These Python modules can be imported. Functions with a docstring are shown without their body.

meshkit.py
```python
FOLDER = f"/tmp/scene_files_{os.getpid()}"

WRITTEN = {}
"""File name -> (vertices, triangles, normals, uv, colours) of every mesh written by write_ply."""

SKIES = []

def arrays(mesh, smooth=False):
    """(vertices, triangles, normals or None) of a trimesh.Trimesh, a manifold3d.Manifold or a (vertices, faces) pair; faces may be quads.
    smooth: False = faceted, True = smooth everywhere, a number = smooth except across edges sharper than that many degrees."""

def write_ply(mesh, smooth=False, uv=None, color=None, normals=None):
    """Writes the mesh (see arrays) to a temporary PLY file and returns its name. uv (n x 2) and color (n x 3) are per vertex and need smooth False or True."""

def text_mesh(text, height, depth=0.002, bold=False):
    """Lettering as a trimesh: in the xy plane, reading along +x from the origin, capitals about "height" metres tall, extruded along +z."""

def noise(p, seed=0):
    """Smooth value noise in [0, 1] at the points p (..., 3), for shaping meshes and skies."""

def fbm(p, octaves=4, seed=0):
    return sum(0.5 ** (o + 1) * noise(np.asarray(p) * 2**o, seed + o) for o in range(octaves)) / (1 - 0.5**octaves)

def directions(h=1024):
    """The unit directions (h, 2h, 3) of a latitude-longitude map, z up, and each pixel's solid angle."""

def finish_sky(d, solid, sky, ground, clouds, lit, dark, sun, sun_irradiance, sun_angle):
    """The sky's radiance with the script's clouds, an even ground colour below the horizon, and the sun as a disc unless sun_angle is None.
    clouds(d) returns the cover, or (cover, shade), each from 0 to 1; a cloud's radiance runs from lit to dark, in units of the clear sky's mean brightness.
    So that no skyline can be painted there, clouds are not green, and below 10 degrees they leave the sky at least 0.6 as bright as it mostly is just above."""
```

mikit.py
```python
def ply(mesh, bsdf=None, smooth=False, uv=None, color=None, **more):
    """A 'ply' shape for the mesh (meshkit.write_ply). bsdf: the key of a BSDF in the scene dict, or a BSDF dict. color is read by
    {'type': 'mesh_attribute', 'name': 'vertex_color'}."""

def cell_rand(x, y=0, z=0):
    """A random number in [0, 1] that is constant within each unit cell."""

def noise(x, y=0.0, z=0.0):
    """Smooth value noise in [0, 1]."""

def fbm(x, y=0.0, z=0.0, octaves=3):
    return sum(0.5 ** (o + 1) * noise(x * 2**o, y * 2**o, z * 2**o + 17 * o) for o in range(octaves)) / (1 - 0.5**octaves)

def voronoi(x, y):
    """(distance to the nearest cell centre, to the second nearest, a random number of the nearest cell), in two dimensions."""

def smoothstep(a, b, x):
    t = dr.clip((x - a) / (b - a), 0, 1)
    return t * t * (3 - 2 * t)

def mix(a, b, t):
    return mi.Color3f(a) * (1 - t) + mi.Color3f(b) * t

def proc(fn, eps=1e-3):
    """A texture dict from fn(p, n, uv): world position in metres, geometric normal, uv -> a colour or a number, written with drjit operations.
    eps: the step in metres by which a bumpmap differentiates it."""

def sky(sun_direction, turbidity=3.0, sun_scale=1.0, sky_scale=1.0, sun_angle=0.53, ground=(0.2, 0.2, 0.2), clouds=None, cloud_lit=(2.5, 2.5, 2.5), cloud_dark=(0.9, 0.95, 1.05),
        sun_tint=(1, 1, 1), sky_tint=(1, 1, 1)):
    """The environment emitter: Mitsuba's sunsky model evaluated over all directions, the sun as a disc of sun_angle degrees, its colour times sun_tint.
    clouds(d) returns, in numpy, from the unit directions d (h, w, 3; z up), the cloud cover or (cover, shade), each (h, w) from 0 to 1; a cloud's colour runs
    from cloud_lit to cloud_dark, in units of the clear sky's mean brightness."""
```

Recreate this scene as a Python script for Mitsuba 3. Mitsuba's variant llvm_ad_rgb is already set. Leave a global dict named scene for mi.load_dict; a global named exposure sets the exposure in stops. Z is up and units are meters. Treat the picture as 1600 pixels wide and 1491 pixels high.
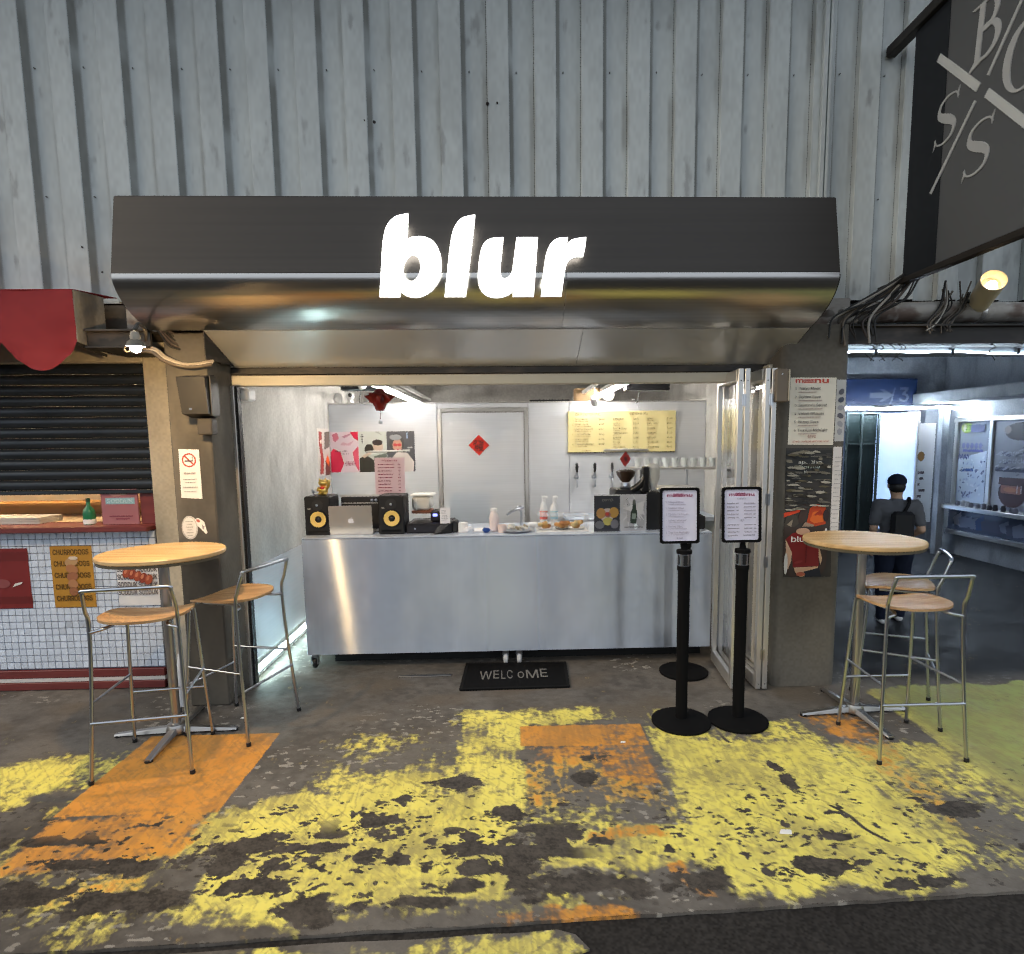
import math, random, numpy as np, trimesh, mitsuba as mi, drjit as dr, mikit, meshkit, manifold3d
from mikit import proc, fbm, noise, smoothstep, mix, cell_rand
from shapely.geometry import Polygon, Point, box as sbox, LineString
from shapely import affinity
from shapely.ops import unary_union

T = mi.ScalarTransform4f
rng = random.Random(7)
nrg = np.random.default_rng(11)
scene, labels = {}, {}

# ---------------------------------------------------------------- camera, sky, exposure
CAM = dict(yaw=.033, pitch=.113, roll=-.011, f=946.6, h=1.638, px=827.4, py=797.9)


def camera():
    y, p, r = CAM['yaw'], CAM['pitch'], CAM['roll']
    fw = np.array([math.sin(y) * math.cos(p), math.cos(y) * math.cos(p), -math.sin(p)])
    ri = np.array([math.cos(y), -math.sin(y), 0.])
    up = np.cross(ri, fw)
    up = -math.sin(r) * ri + math.cos(r) * up
    o = np.array([0, 0, CAM['h']])
    return {'type': 'perspective', 'fov': 2 * math.degrees(math.atan(800 / CAM['f'])), 'fov_axis': 'x', 'near_clip': .05, 'far_clip': 2000.,
            'principal_point_offset_x': (800 - CAM['px']) / 1600, 'principal_point_offset_y': (745.5 - CAM['py']) / 1491,
            'to_world': T().look_at(origin=o.tolist(), target=(o + fw).tolist(), up=up.tolist())}


scene['camera'] = camera()
exposure = 1.3
scene['sky'] = {'sampling_weight': 13., **mikit.sky([-.80, -.40, .58], turbidity=4, sun_scale=.34, sky_scale=2.3, sun_angle=28, clouds=lambda d: 0.9,
                         cloud_lit=(1.7, 1.85, 2.0), cloud_dark=(.9, .95, 1.05), sun_tint=(.95, 1, 1.05))}
WARM, COOL, WHITE = (1.0, .66, .30), (.62, .85, 1.0), (1.0, .96, .90)
L_LAMP_L, L_LAMP_R, L_TUBE, L_SIGN, L_LED, L_SPOT, L_STALL = 1080., 5., 27., 3.6, 7.0, 70., 26.


def lit(c, k, w=1.): return {'type': 'area', 'sampling_weight': float(w), 'radiance': {'type': 'rgb', 'value': [float(x * k) for x in c]}}


# ---------------------------------------------------------------- materials
def rgb(*c): return {'type': 'rgb', 'value': list(c)}


def pr(color, rough=.5, metal=0., spec=.5, **k):
    c = color if isinstance(color, dict) else rgb(*color)
    return {'type': 'twosided', 'b': {'type': 'principled', 'base_color': c, 'roughness': rough, 'metallic': metal, 'specular': spec, **k}}


def bumped(b, fn, eps=2e-3, scale=1.0):
    inner = b['b'] if b['type'] == 'twosided' else b
    return {'type': 'twosided', 'b': {'type': 'bumpmap', 'arbitrary': proc(fn, eps), 'scale': scale, 'bsdf': inner}}


def M(name, b): scene[name] = b


VC = {'type': 'mesh_attribute', 'name': 'vertex_color'}
M('mat_matte', {'type': 'twosided', 'b': {'type': 'principled', 'base_color': VC, 'roughness': .85, 'specular': .1}})
M('mat_satin', {'type': 'twosided', 'b': {'type': 'principled', 'base_color': VC, 'roughness': .45, 'specular': .3}})
M('mat_gloss', {'type': 'twosided', 'b': {'type': 'principled', 'base_color': VC, 'roughness': .16, 'specular': .5}})
M('mat_print', {'type': 'twosided', 'b': {'type': 'principled', 'base_color': VC, 'roughness': .38, 'specular': .35}})
M('chrome', pr((.50, .53, .58), .20, 1.))
M('gold', pr((.95, .68, .2), .18, 1.))
M('glass', {'type': 'thindielectric', 'int_ior': 1.5})


def sb(v, a, b, s): return smoothstep(a - s, a + s, v) * (1 - smoothstep(b - s, b + s, v))


def wall_metal(p, n, uv):
    streak = fbm(p.x * 9, p.y * 9, p.z * .55, 4)
    dirt = fbm(p.x * 3.1 + 7, p.z * 2.3, p.y * 3, 4)
    fine = noise(p.x * 60, p.z * 24, p.y * 60)
    c = mix((.430, .461, .462), (.475, .507, .505), smoothstep(.25, .7, streak))
    c = mix(c, (.31, .33, .33), smoothstep(.46, .85, dirt) * .5)
    # shade painted into the creases beside each rib, broken up with grime
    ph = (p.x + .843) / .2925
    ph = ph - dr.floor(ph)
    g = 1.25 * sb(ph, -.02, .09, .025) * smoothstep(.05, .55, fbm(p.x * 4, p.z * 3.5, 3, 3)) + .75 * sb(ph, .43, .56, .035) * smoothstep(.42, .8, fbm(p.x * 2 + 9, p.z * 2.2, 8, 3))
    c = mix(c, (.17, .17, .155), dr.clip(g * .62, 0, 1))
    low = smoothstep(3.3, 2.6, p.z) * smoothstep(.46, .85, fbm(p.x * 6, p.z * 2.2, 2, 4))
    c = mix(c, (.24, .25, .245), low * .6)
    scuff = smoothstep(.70, .90, fbm(p.x * 13 + 40, p.z * 5, 1, 4))
    c = mix(c, (.16, .16, .16), scuff * .5)
    return c * (.94 + .12 * fine)


M('wall_metal', pr(proc(wall_metal), .55, 0., .4))
M('canopy_face', pr(proc(lambda p, n, uv: mix((.046, .042, .039), (.058, .053, .049), fbm(p.x * .8, p.z * 60, p.y * 3, 3))), .42, .9))


def roll_col(p, n, uv): return mix((.42, .41, .40), (.54, .53, .51), fbm(p.x * 1.5, p.z * 90, p.y * 90, 3))


M('canopy_roll', pr(proc(roll_col), .25, 1.))


def steel_col(p, n, uv):
    s = fbm(p.x * 90, p.z * 2.2, p.y * 90, 3)
    b = fbm(p.x * 1.3, p.z * 1.3, p.y * 1.3, 3)
    sm = smoothstep(.60, .78, fbm(p.x * 5 + 3, p.z * 4, p.y * 5, 4))
    st_ = fbm(p.x * 5.5 + .5 * b, p.z * .35, p.y * 5.5, 3)
    c = mix((.42, .48, .58), (.60, .67, .78), .35 * s + .65 * smoothstep(.3, .72, .5 * b + .5 * st_))
    return mix(c, (.68, .69, .71), sm * .35)


def steel_rough(p, n, uv): return .27 + .20 * fbm(p.x * 3, p.z * 2.2, p.y * 3, 3) + .05 * noise(p.x * 150, p.z * 4, p.y * 150)


def steel_bump(p, n, uv): return .0035 * fbm(p.x * 2.2, p.z * .8, p.y * 2.2, 2)


M('counter_diffuse', bumped(pr(proc(steel_col), proc(steel_rough), .35), steel_bump, 4e-3))
M('counter_brushed', {'type': 'twosided', 'b': {'type': 'roughconductor', 'material': 'Al', 'distribution': 'ggx', 'alpha_u': .010, 'alpha_v': .38, 'specular_reflectance': proc(lambda p, n, uv: mix((.44, .49, .57), (.70, .76, .86), steel_rough(p, n, uv) * 1.6))}})
M('counter_steel', {'type': 'blendbsdf', 'weight': proc(lambda p, n, uv: .34 + .5 * smoothstep(.25, .75, fbm(p.x * 3.3, p.z * 1.6, 4, 3))), 'a': {'type': 'ref', 'id': 'counter_diffuse'}, 'b': {'type': 'ref', 'id': 'counter_brushed'}})


def panel_col(p, n, uv):
    b = smoothstep(.3, .7, fbm(p.x * 1.1, p.z * 1.6, p.y * 1.1, 3))
    return mix((.56, .575, .61), (.72, .73, .76), b) * (.97 + .06 * noise(p.x * 4, p.z * 140, p.y * 4))


M('partition_steel', bumped(pr(proc(panel_col), .50, .42), steel_bump, 4e-3))
M('soffit_steel', bumped(pr((.62, .61, .59), .27, .6), lambda p, n, uv: .0022 * fbm(p.x * 2.5, p.y * 3.5, 0, 3), 4e-3))
M('aluminium', pr((.66, .65, .63), .34, .85))
M('dull_chrome', pr((.42, .41, .40), .28, .95))
M('cream_alu', pr((.50, .46, .37), .5, .1))
M('dark_steel', pr(proc(lambda p, n, uv: mix((.028, .026, .025), (.075, .06, .05), smoothstep(.45, .75, fbm(p.x * 6, p.z * 14, p.y * 6, 4)))), .6, .2))
M('lagging', pr(proc(lambda p, n, uv: mix(mix((.36, .34, .31), (.15, .11, .09), smoothstep(.42, .68, fbm(p.x * 7, p.z * 12, p.y * 9, 4))), (.55, .54, .52), smoothstep(.6, .78, fbm(p.x * 13, p.z * 9, p.y * 5, 3)))), .6, .2))


def conc(a, b, dark, k=1.):
    def f(p, n, uv):
        c = mix(a, b, smoothstep(.3, .7, fbm(p.x * 2.1 * k, p.z * 1.3 * k, p.y * 2.1 * k, 4)))
        c = mix(c, dark, smoothstep(.52, .76, fbm(p.x * 4.3 + 5, p.z * 2 + 2, p.y * 4.3, 4)) * .7)
        return c * (.9 + .2 * noise(p.x * 70, p.z * 70, p.y * 70))
    return f


def conc_bump(p, n, uv): return .0025 * fbm(p.x * 14, p.z * 14, p.y * 14, 4)


M('pillar_concrete', bumped(pr(proc(conc((.098, .088, .073), (.148, .134, .112), (.052, .047, .041))), .8, 0., .3), conc_bump, 3e-3))
M('render_wall', bumped(pr(proc(conc((.40, .385, .36), (.53, .515, .485), (.33, .315, .29), 1.4)), .75, 0., .3), conc_bump, 3e-3))
M('lintel_paint', pr(proc(conc((.36, .32, .25), (.45, .41, .33), (.2, .18, .14))), .7))
M('shutter', pr(proc(lambda p, n, uv: mix((.020, .026, .033), (.044, .053, .066), fbm(p.x * 5, p.z * 30, p.y, 3))), .38, .55))
M('awning_red', pr(proc(lambda p, n, uv: mix((.20, .02, .025), (.27, .032, .036), fbm(p.x * 6, p.z * 6, 1, 3))), .85, 0., .2, sheen=.4))
M('awning_grey', pr(proc(conc((.26, .245, .21), (.34, .32, .28), (.10, .09, .08))), .85))
M('ply_wood', pr(proc(lambda p, n, uv: mix((.33, .185, .082), (.48, .30, .145), smoothstep(.25, .75, fbm(p.x * 5 + 2 * noise(p.x * 3, p.y * 3, 1), p.y * 34, p.z * 20, 3)))), .38, 0., .5))
M('ply_top', pr(proc(lambda p, n, uv: mix((.46, .29, .125), (.60, .41, .20), smoothstep(.25, .75, fbm(p.x * 2.6, p.y * 30 + 2 * noise(p.x * 3, p.y * 3, 1), p.z * 8, 3))) * (.93 + .14 * fbm(p.x * 6, p.y * 6, 3, 2))), .4, 0., .5))
M('dark_red_wood', pr(proc(lambda p, n, uv: mix((.10, .018, .018), (.16, .03, .028), fbm(p.x * 3, p.z * 40, p.y * 9, 3))), .4))
M('alley_wall', pr(proc(conc((.22, .235, .26), (.30, .315, .34), (.14, .15, .17))), .6))
M('alley_dark', pr(proc(conc((.10, .105, .115), (.14, .145, .16), (.06, .065, .07))), .7))


def ell(x, y, cx, cy, rx, ry, w):
    return 1 - dr.sqrt(dr.square((x - cx) / rx) + dr.square((y - cy) / ry)) + w


CHIPS = [(-1.06, 2.26, .20, .07), (-.98, 2.12, .17, .045), (-1.05, 2.36, .08, .09), (-.72, 1.985, .085, .055), (-.585, 2.03, .07, .04), (-.60, 2.50, .075, .085), (-.47, 2.43, .045, .04), (-.26, 2.77, .10, .05), (-.5, 2.66, .05, .035),
         (-.03, 2.505, .085, .05), (-.22, 2.29, .12, .05), (-.11, 2.20, .17, .045), (.05, 2.24, .11, .05), (.23, 2.075, .20, .062), (.20, 2.38, .08, .05), (.35, 2.32, .045, .03), (-.24, 2.09, .10, .035), (-.34, 2.02, .13, .028),
         (1.27, 2.32, .05, .03), (1.13, 2.12, .14, .05), (1.16, 2.42, .03, .07), (1.42, 2.02, .08, .03), (.62, 2.06, .17, .06), (-1.45, 2.07, .22, .05), (-1.62, 2.27, .22, .035), (-1.9, 2.1, .2, .05), (1.55, 2.03, .07, .025),
         (.44, 2.98, .06, .035), (.36, 2.80, .045, .05), (1.32, 2.74, .03, .11), (-.78, 2.33, .09, .03), (-.55, 2.27, .12, .04), (1.36, 2.30, .045, .022), (-.95, 2.42, .12, .03), (-.2, 2.38, .06, .03), (0., 2.35, .09, .025), (1.9, 2.45, .1, .04)]


CLUSTERS = [(.98, 2.36, .16, .12), (1.30, 2.30, .16, .08), (1.42, 2.12, .16, .10), (-.05, 2.30, .20, .14), (-.55, 2.45, .2, .1), (.0, 2.45, .1, .06), (1.2, 2.6, .2, .1)]


def ground_parts(x, y):
    big = fbm(x * 3.4 + 2, y * 4.0, .3, 4)
    mid = fbm(x * 21 + 11, y * 27, .7, 2)
    grain = noise(x * 170, y * 170, 5.)
    streak = fbm(x * 64 + 3 * big, y * 8, 1.1, 2)
    fine = .5 * grain + .5 * noise(x * 75, y * 95, 2.)
    flake = fbm(x * 38 + 5, y * 46, 17., 3)
    wear = .44 * smoothstep(.24, .76, big) + .12 * smoothstep(.2, .8, mid) + .13 * smoothstep(.2, .8, streak) + .21 * smoothstep(.25, .75, flake) + .10 * grain
    bald = smoothstep(.50, .72, fbm(x * 2.1 + 4, y * 2.6, 12., 2))
    wx, wy = x + .17 * (big - .5) + .03 * (mid - .5), y + .16 * (fbm(x * 4.1, y * 4.3, 25., 3) - .5) + .03 * (mid - .5)
    lo = smoothstep(1.90, 2.02, y)
    ycov = 1.02 * sb(wx, -1.18, .02, .07) * sb(wy, 2.03, 2.70, .07)
    ycov = dr.maximum(ycov, .60 * sb(wx, -1.0, .10, .2) * sb(wy, 2.5, 3.0, .14))
    ycov = dr.maximum(ycov, .36 * sb(wx, -.95, .10, .25) * sb(wy, 2.8, 3.3, .16))
    ycov = dr.maximum(ycov, .66 * sb(wx, -.30, .06, .03) * sb(wy, 2.5, 3.45, .12))
    ycov = dr.maximum(ycov, .56 * sb(wx, -.35, 1.0, .15) * sb(wy, 3.36, 3.58, .06))
    ycov = dr.maximum(ycov, 1.08 * sb(wx, .80, 1.62, .07) * sb(wy, 2.02, 3.15, .10))
    ycov = dr.maximum(ycov, .70 * sb(wx, .74, 1.74, .06) * sb(wy, 1.97, 3.36, .06))
    ycov = dr.maximum(ycov, .80 * sb(wx, .1, .85, .08) * sb(wy, 2.15, 2.42, .06))
    ycov = dr.maximum(ycov, .46 * sb(wx, -.05, .85, .1) * sb(wy, 2.05, 3.0, .1))
    ycov = dr.maximum(ycov, .62 * sb(wx, 1.62, 2.45, .1) * sb(wy, 1.98, 3.1, .1))
    ycov = dr.maximum(ycov, 1.12 * sb(wx, 2.32, 4.4, .08) * sb(wy, 2.1, 3.78, .06))
    ycov = dr.maximum(ycov, .42 * sb(wx, -3.2, -1.35, .12) * sb(wy, 1.9, 2.4, .15))
    ycov = dr.maximum(ycov, .64 * (1 - smoothstep(.2, .34, dr.sqrt(dr.square(wx + 2.48) + dr.square(wy - 2.83)))))
    ycov = dr.maximum(ycov, .62 * sb(wx, -1.6, -1.0, .15) * sb(wy, 2.2, 2.65, .15))
    ycov = dr.maximum(ycov, .40 * sb(wx, -2.9, -1.8, .3) * sb(wy, 2.7, 3.3, .2))
    ycov = dr.maximum(ycov, .60 * sb(wx, -.9, .18, .06) * sb(wy, 1.0, 1.84, .05))
    ycov = dr.maximum(ycov, .45 * sb(wx, -1.3, .2, .2) * sb(wy, 1.92, 2.04, .04))
    ocov = 1.0 * sb(x, -2.05, -1.33, .006) * sb(y, 2.60, 3.345, .01)
    ocov = dr.maximum(ocov, .56 * sb(wx, -2.05, -1.36, .05) * sb(wy, 2.25, 2.64, .06))
    ocov = dr.maximum(ocov, .30 * sb(wx, -2.4, -1.4, .2) * sb(wy, 2.0, 2.35, .1))
    ocov = dr.maximum(ocov, .70 * sb(x, .04, .742, .008) * sb(y, 3.10 - .05 * (x - .4), 3.347, .015))
    ocov = dr.maximum(ocov, .60 * sb(x, .42, .742, .06) * sb(wy, 2.72, 3.2, .08))
    ocov = dr.maximum(ocov, .40 * sb(x, .05, .742, .03) * sb(wy, 2.50, 3.12, .1))
    ocov = dr.maximum(ocov, .62 * sb(wx, .30, .66, .06) * sb(wy, 2.325, 2.40, .02))
    ocov = dr.maximum(ocov, .66 * sb(wx + .35 * (y - 2.1), .63, .70, .02) * sb(wy, 1.96, 2.2, .03))
    ocov = dr.maximum(ocov, .42 * sb(wx, -.1, .42, .05) * sb(wy, 1.885, 1.955, .015))
    ocov = dr.maximum(ocov, .40 * sb(wx - .12 * (3.4 - y), 1.70, 2.02, .08) * sb(wy, 2.2, 3.42, .08))
    ocov = dr.maximum(ocov, .62 * sb(wx - .10 * (3.4 - y), 1.72, 1.95, .06) * sb(wy, 3.12, 3.42, .05))
    dens = mi.Float(-9)
    jag = 3.3 * (fbm(x * 11.5 + 31, y * 14 + 17, 3.3, 2) - .5) + 1.0 * (fbm(x * 46, y * 58, 7.7, 2) - .5)
    for cx, cy, rx, ry in CHIPS:
        dens = dr.maximum(dens, ell(x, y, cx, cy, rx, ry, 0))
    chip = smoothstep(-.04, .10, dr.minimum(dens, .42) + jag)
    patchy = fbm(x * 7.5 + 3, y * 12 + 8, 4., 4)
    chip = dr.maximum(chip, smoothstep(.645, .675, patchy) * sb(y, 1.98, 2.50, .1) * smoothstep(.45, .2, x))
    chip = dr.maximum(chip, smoothstep(.70, .73, fbm(x * 24 + 1, y * 33 + 5, 61., 3)) * sb(y, 1.95, 2.75, .15))
    clu = mi.Float(0)
    for cx, cy, rx, ry in CLUSTERS:
        clu = dr.maximum(clu, smoothstep(-.2, .3, ell(x, y, cx, cy, rx, ry, 0)))
    vb = mikit.voronoi(x * 40 + 1.2 * jag, y * 62 + 1.2 * jag)
    chip = dr.maximum(chip, smoothstep(-.01, .01, .20 * clu + .30 * smoothstep(-.7, .1, dens) + .008 * sb(y, 1.95, 3.0, .1) - vb[2]) * smoothstep(.02, .16, vb[1] - vb[0] + .25 * jag))
    keep = sb(x, -2.1, -1.3, .02) * smoothstep(2.55, 2.66, y)
    chip = chip * (1 - .85 * keep)
    crack = dr.abs(x - 1.36 + .42 * (y - 2.74) + .10 * (noise(y * 9, 3, 1) - .5)) + .25 * smoothstep(.35, .5, noise(y * 7, 1., 8.))
    chip = dr.maximum(chip, (1 - smoothstep(.006, .014, crack)) * sb(y, 2.05, 3.2, .05))
    ycov = ycov * (1 - .30 * bald * smoothstep(2.4, 2.1, x))
    yel = smoothstep(-.20, .17, (.96 + .12 * smoothstep(.6, .9, x)) * ycov - wear) * (1 - chip)
    ora = smoothstep(-.20, .17, 1.08 * ocov - wear) * (1 - chip)
    return big, mid, fine, streak, chip, yel, ora, ocov, wear, flake


def ground_col(p, n, uv):
    x, y = p.x, p.y
    big, mid, fine, streak, chip, yel, ora, ocov, wear, flake_ = ground_parts(x, y)
    base = mix((.080, .071, .063), (.140, .127, .113), smoothstep(.3, .7, .6 * big + .4 * mid))
    base = mix(base, (.12, .098, .075), smoothstep(.45, .75, fbm(x * 2.2, y * 4, 6, 3)) * sb(y, 3.3, 4.6, .2) * .8)
    base = base * (.86 + .28 * fine)
    spots = smoothstep(.70, .76, fbm(x * 26, y * 46, 3, 2)) * smoothstep(.5, .7, noise(x * 2.3, y * 2.3, 8))
    base = mix(base, (.40, .37, .33), spots * .6)
    base = mix(base, mix((.026, .022, .019), (.078, .066, .056), smoothstep(.25, .75, .5 * mid + .5 * fine)), chip * .94)
    base = base * (1 - .30 * smoothstep(-1.0, -1.8, x) * smoothstep(2.9, 2.3, y))  # near left floor painted darker, for light falloff as well as dirt
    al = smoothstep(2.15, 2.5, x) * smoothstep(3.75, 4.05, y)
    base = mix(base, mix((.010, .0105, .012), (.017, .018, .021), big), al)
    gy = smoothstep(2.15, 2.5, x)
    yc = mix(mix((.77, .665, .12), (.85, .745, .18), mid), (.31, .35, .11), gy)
    yc = mix(yc, (.33, .27, .11), smoothstep(.40, .80, wear) * .5)
    scr = smoothstep(.62, .74, fbm(x * 95 + 4 * mid, y * 13, 31., 2)) + smoothstep(.63, .75, fbm((x + y) * 60, (x - y) * 9, 35., 2))
    grime = smoothstep(.40, .74, fbm(x * 4.6 + 9, y * 5.2, 14., 4)) * (.5 + .5 * smoothstep(.3, .7, streak)) + .4 * smoothstep(.55, .8, flake_) + .55 * scr
    grime = dr.clip(grime, 0, 1)
    yc = mix(yc, (.235, .195, .095), grime * .56)
    c = mix(base, yc, yel * (1 - smoothstep(.72, .8, ocov)) * .95)
    oc = mix((.60, .245, .035), (.68, .31, .06), mid)
    oc = mix(oc, (.30, .15, .05), smoothstep(.40, .80, wear) * .5)
    oc = mix(oc, (.22, .135, .065), grime * .45)
    c = mix(c, oc, ora * .95)
    fade = smoothstep(6., 12., dr.abs(x)) + smoothstep(-1., -3., y)
    return mix(c, (.11, .105, .1), dr.clip(fade, 0, 1))


def ground_bump(p, n, uv):
    x, y = p.x, p.y
    return .0016 * fbm(x * 30, y * 30, 1., 3) + .0035 * fbm(x * 6, y * 6, 2., 2)


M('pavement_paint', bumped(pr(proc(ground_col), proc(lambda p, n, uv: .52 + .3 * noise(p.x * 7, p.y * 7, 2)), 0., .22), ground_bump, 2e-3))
M('asphalt', bumped(pr(proc(lambda p, n, uv: mix((.020, .018, .017), (.036, .033, .031), fbm(p.x * 5, p.y * 5, 1, 3)) * (.6 + .8 * noise(p.x * 110, p.y * 110, 4))), .8, 0., .12),
                    lambda p, n, uv: .003 * fbm(p.x * 70, p.y * 70, 1., 2), 2e-3))


# ---------------------------------------------------------------- mesh helpers
def numbered(k):
    used = set(scene) | set(labels)
    heads = {u.split('__')[0] for u in used}
    if '__' not in k:
        if k not in heads: return k
        i = 1
        while f'{k}_{i:03d}' in heads: i += 1
        return f'{k}_{i:03d}'
    if k not in used: return k
    i = 1
    while f'{k}_{i:03d}' in used: i += 1
    return f'{k}_{i:03d}'


def thing(name, label, cat, group=None, kind=None):
    k = numbered(name)
    labels[k] = {'label': label, 'category': cat}
    if group: labels[k]['group'] = group
    if kind: labels[k]['kind'] = kind
    return k


def ply(mesh, mat, smooth=False, col=None, **kw):
    if isinstance(mesh, list): mesh = cat(mesh)
    if col is not None:
        col = np.asarray(col, float)
        if smooth not in (False, True):
            mesh = trimesh.graph.smooth_shade(mesh, angle=math.radians(smooth), facet_minarea=None)
            smooth = True
        if col.ndim == 1: col = np.tile(col, (len(mesh.vertices), 1))
        return mikit.ply(mesh, mat, smooth, color=col, **kw)
    return mikit.ply(mesh, mat, smooth, **kw)


def part(parent, name, mesh, mat='mat_satin', smooth=False, col=None, label=None, kind=None, **kw):
    k = numbered(f'{parent}__{name}')
    scene[k] = ply(mesh, mat, smooth, col, **kw)
    if label or kind:
        labels[k] = {}
        if label: labels[k]['label'] = label
        if kind: labels[k]['kind'] = kind
    return k


def single(name, mesh, label, category, mat='mat_satin', smooth=False, col=None, group=None, kind=None, **kw):
    k = thing(name, label, category, group, kind)
    scene[k] = ply(mesh, mat, smooth, col, **kw)
    return k


def struct(name, mesh, mat, smooth=False):
    scene[name] = ply(mesh, mat, smooth)
    labels[name] = {'label': {'pavement': 'worn concrete pavement with flaking yellow and orange paint', 'road': 'dark asphalt road at the kerb'}.get(name, name.replace('_', ' ')), 'category': name.replace('_', ' '), 'kind': 'structure'}


def cat(ms): return trimesh.util.concatenate([m for m in ms])


def hull(pts):
    m = manifold3d.Manifold.hull_points(np.asarray(pts, float)).to_mesh()
    return trimesh.Trimesh(m.vert_properties[:, :3], m.tri_verts, process=False)


def bx(x0, x1, y0, y1, z0, z1, b=.0):
    x0, x1 = min(x0, x1), max(x0, x1)
    y0, y1 = min(y0, y1), max(y0, y1)
    z0, z1 = min(z0, z1), max(z0, z1)
    b = min(b, .45 * min(x1 - x0, y1 - y0, z1 - z0))
    if b <= 0:
        return trimesh.creation.box(bounds=[[x0, y0, z0], [x1, y1, z1]])
    P = []
    for x, sx in ((x0, 1), (x1, -1)):
        for y, sy in ((y0, 1), (y1, -1)):
            for z, sz in ((z0, 1), (z1, -1)):
                P += [(x + sx * b, y + sy * b, z), (x + sx * b, y, z + sz * b), (x, y + sy * b, z + sz * b)]
    return hull(P)


def rot(m, deg, c=(0, 0, 0), ax=(0, 0, 1)):
    m = m.copy()
    m.apply_transform(trimesh.transformations.rotation_matrix(math.radians(deg), ax, c))
    return m


def mv(m, x=0, y=0, z=0):
    m = m.copy()
    m.apply_translation([x, y, z])
    return m


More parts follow.
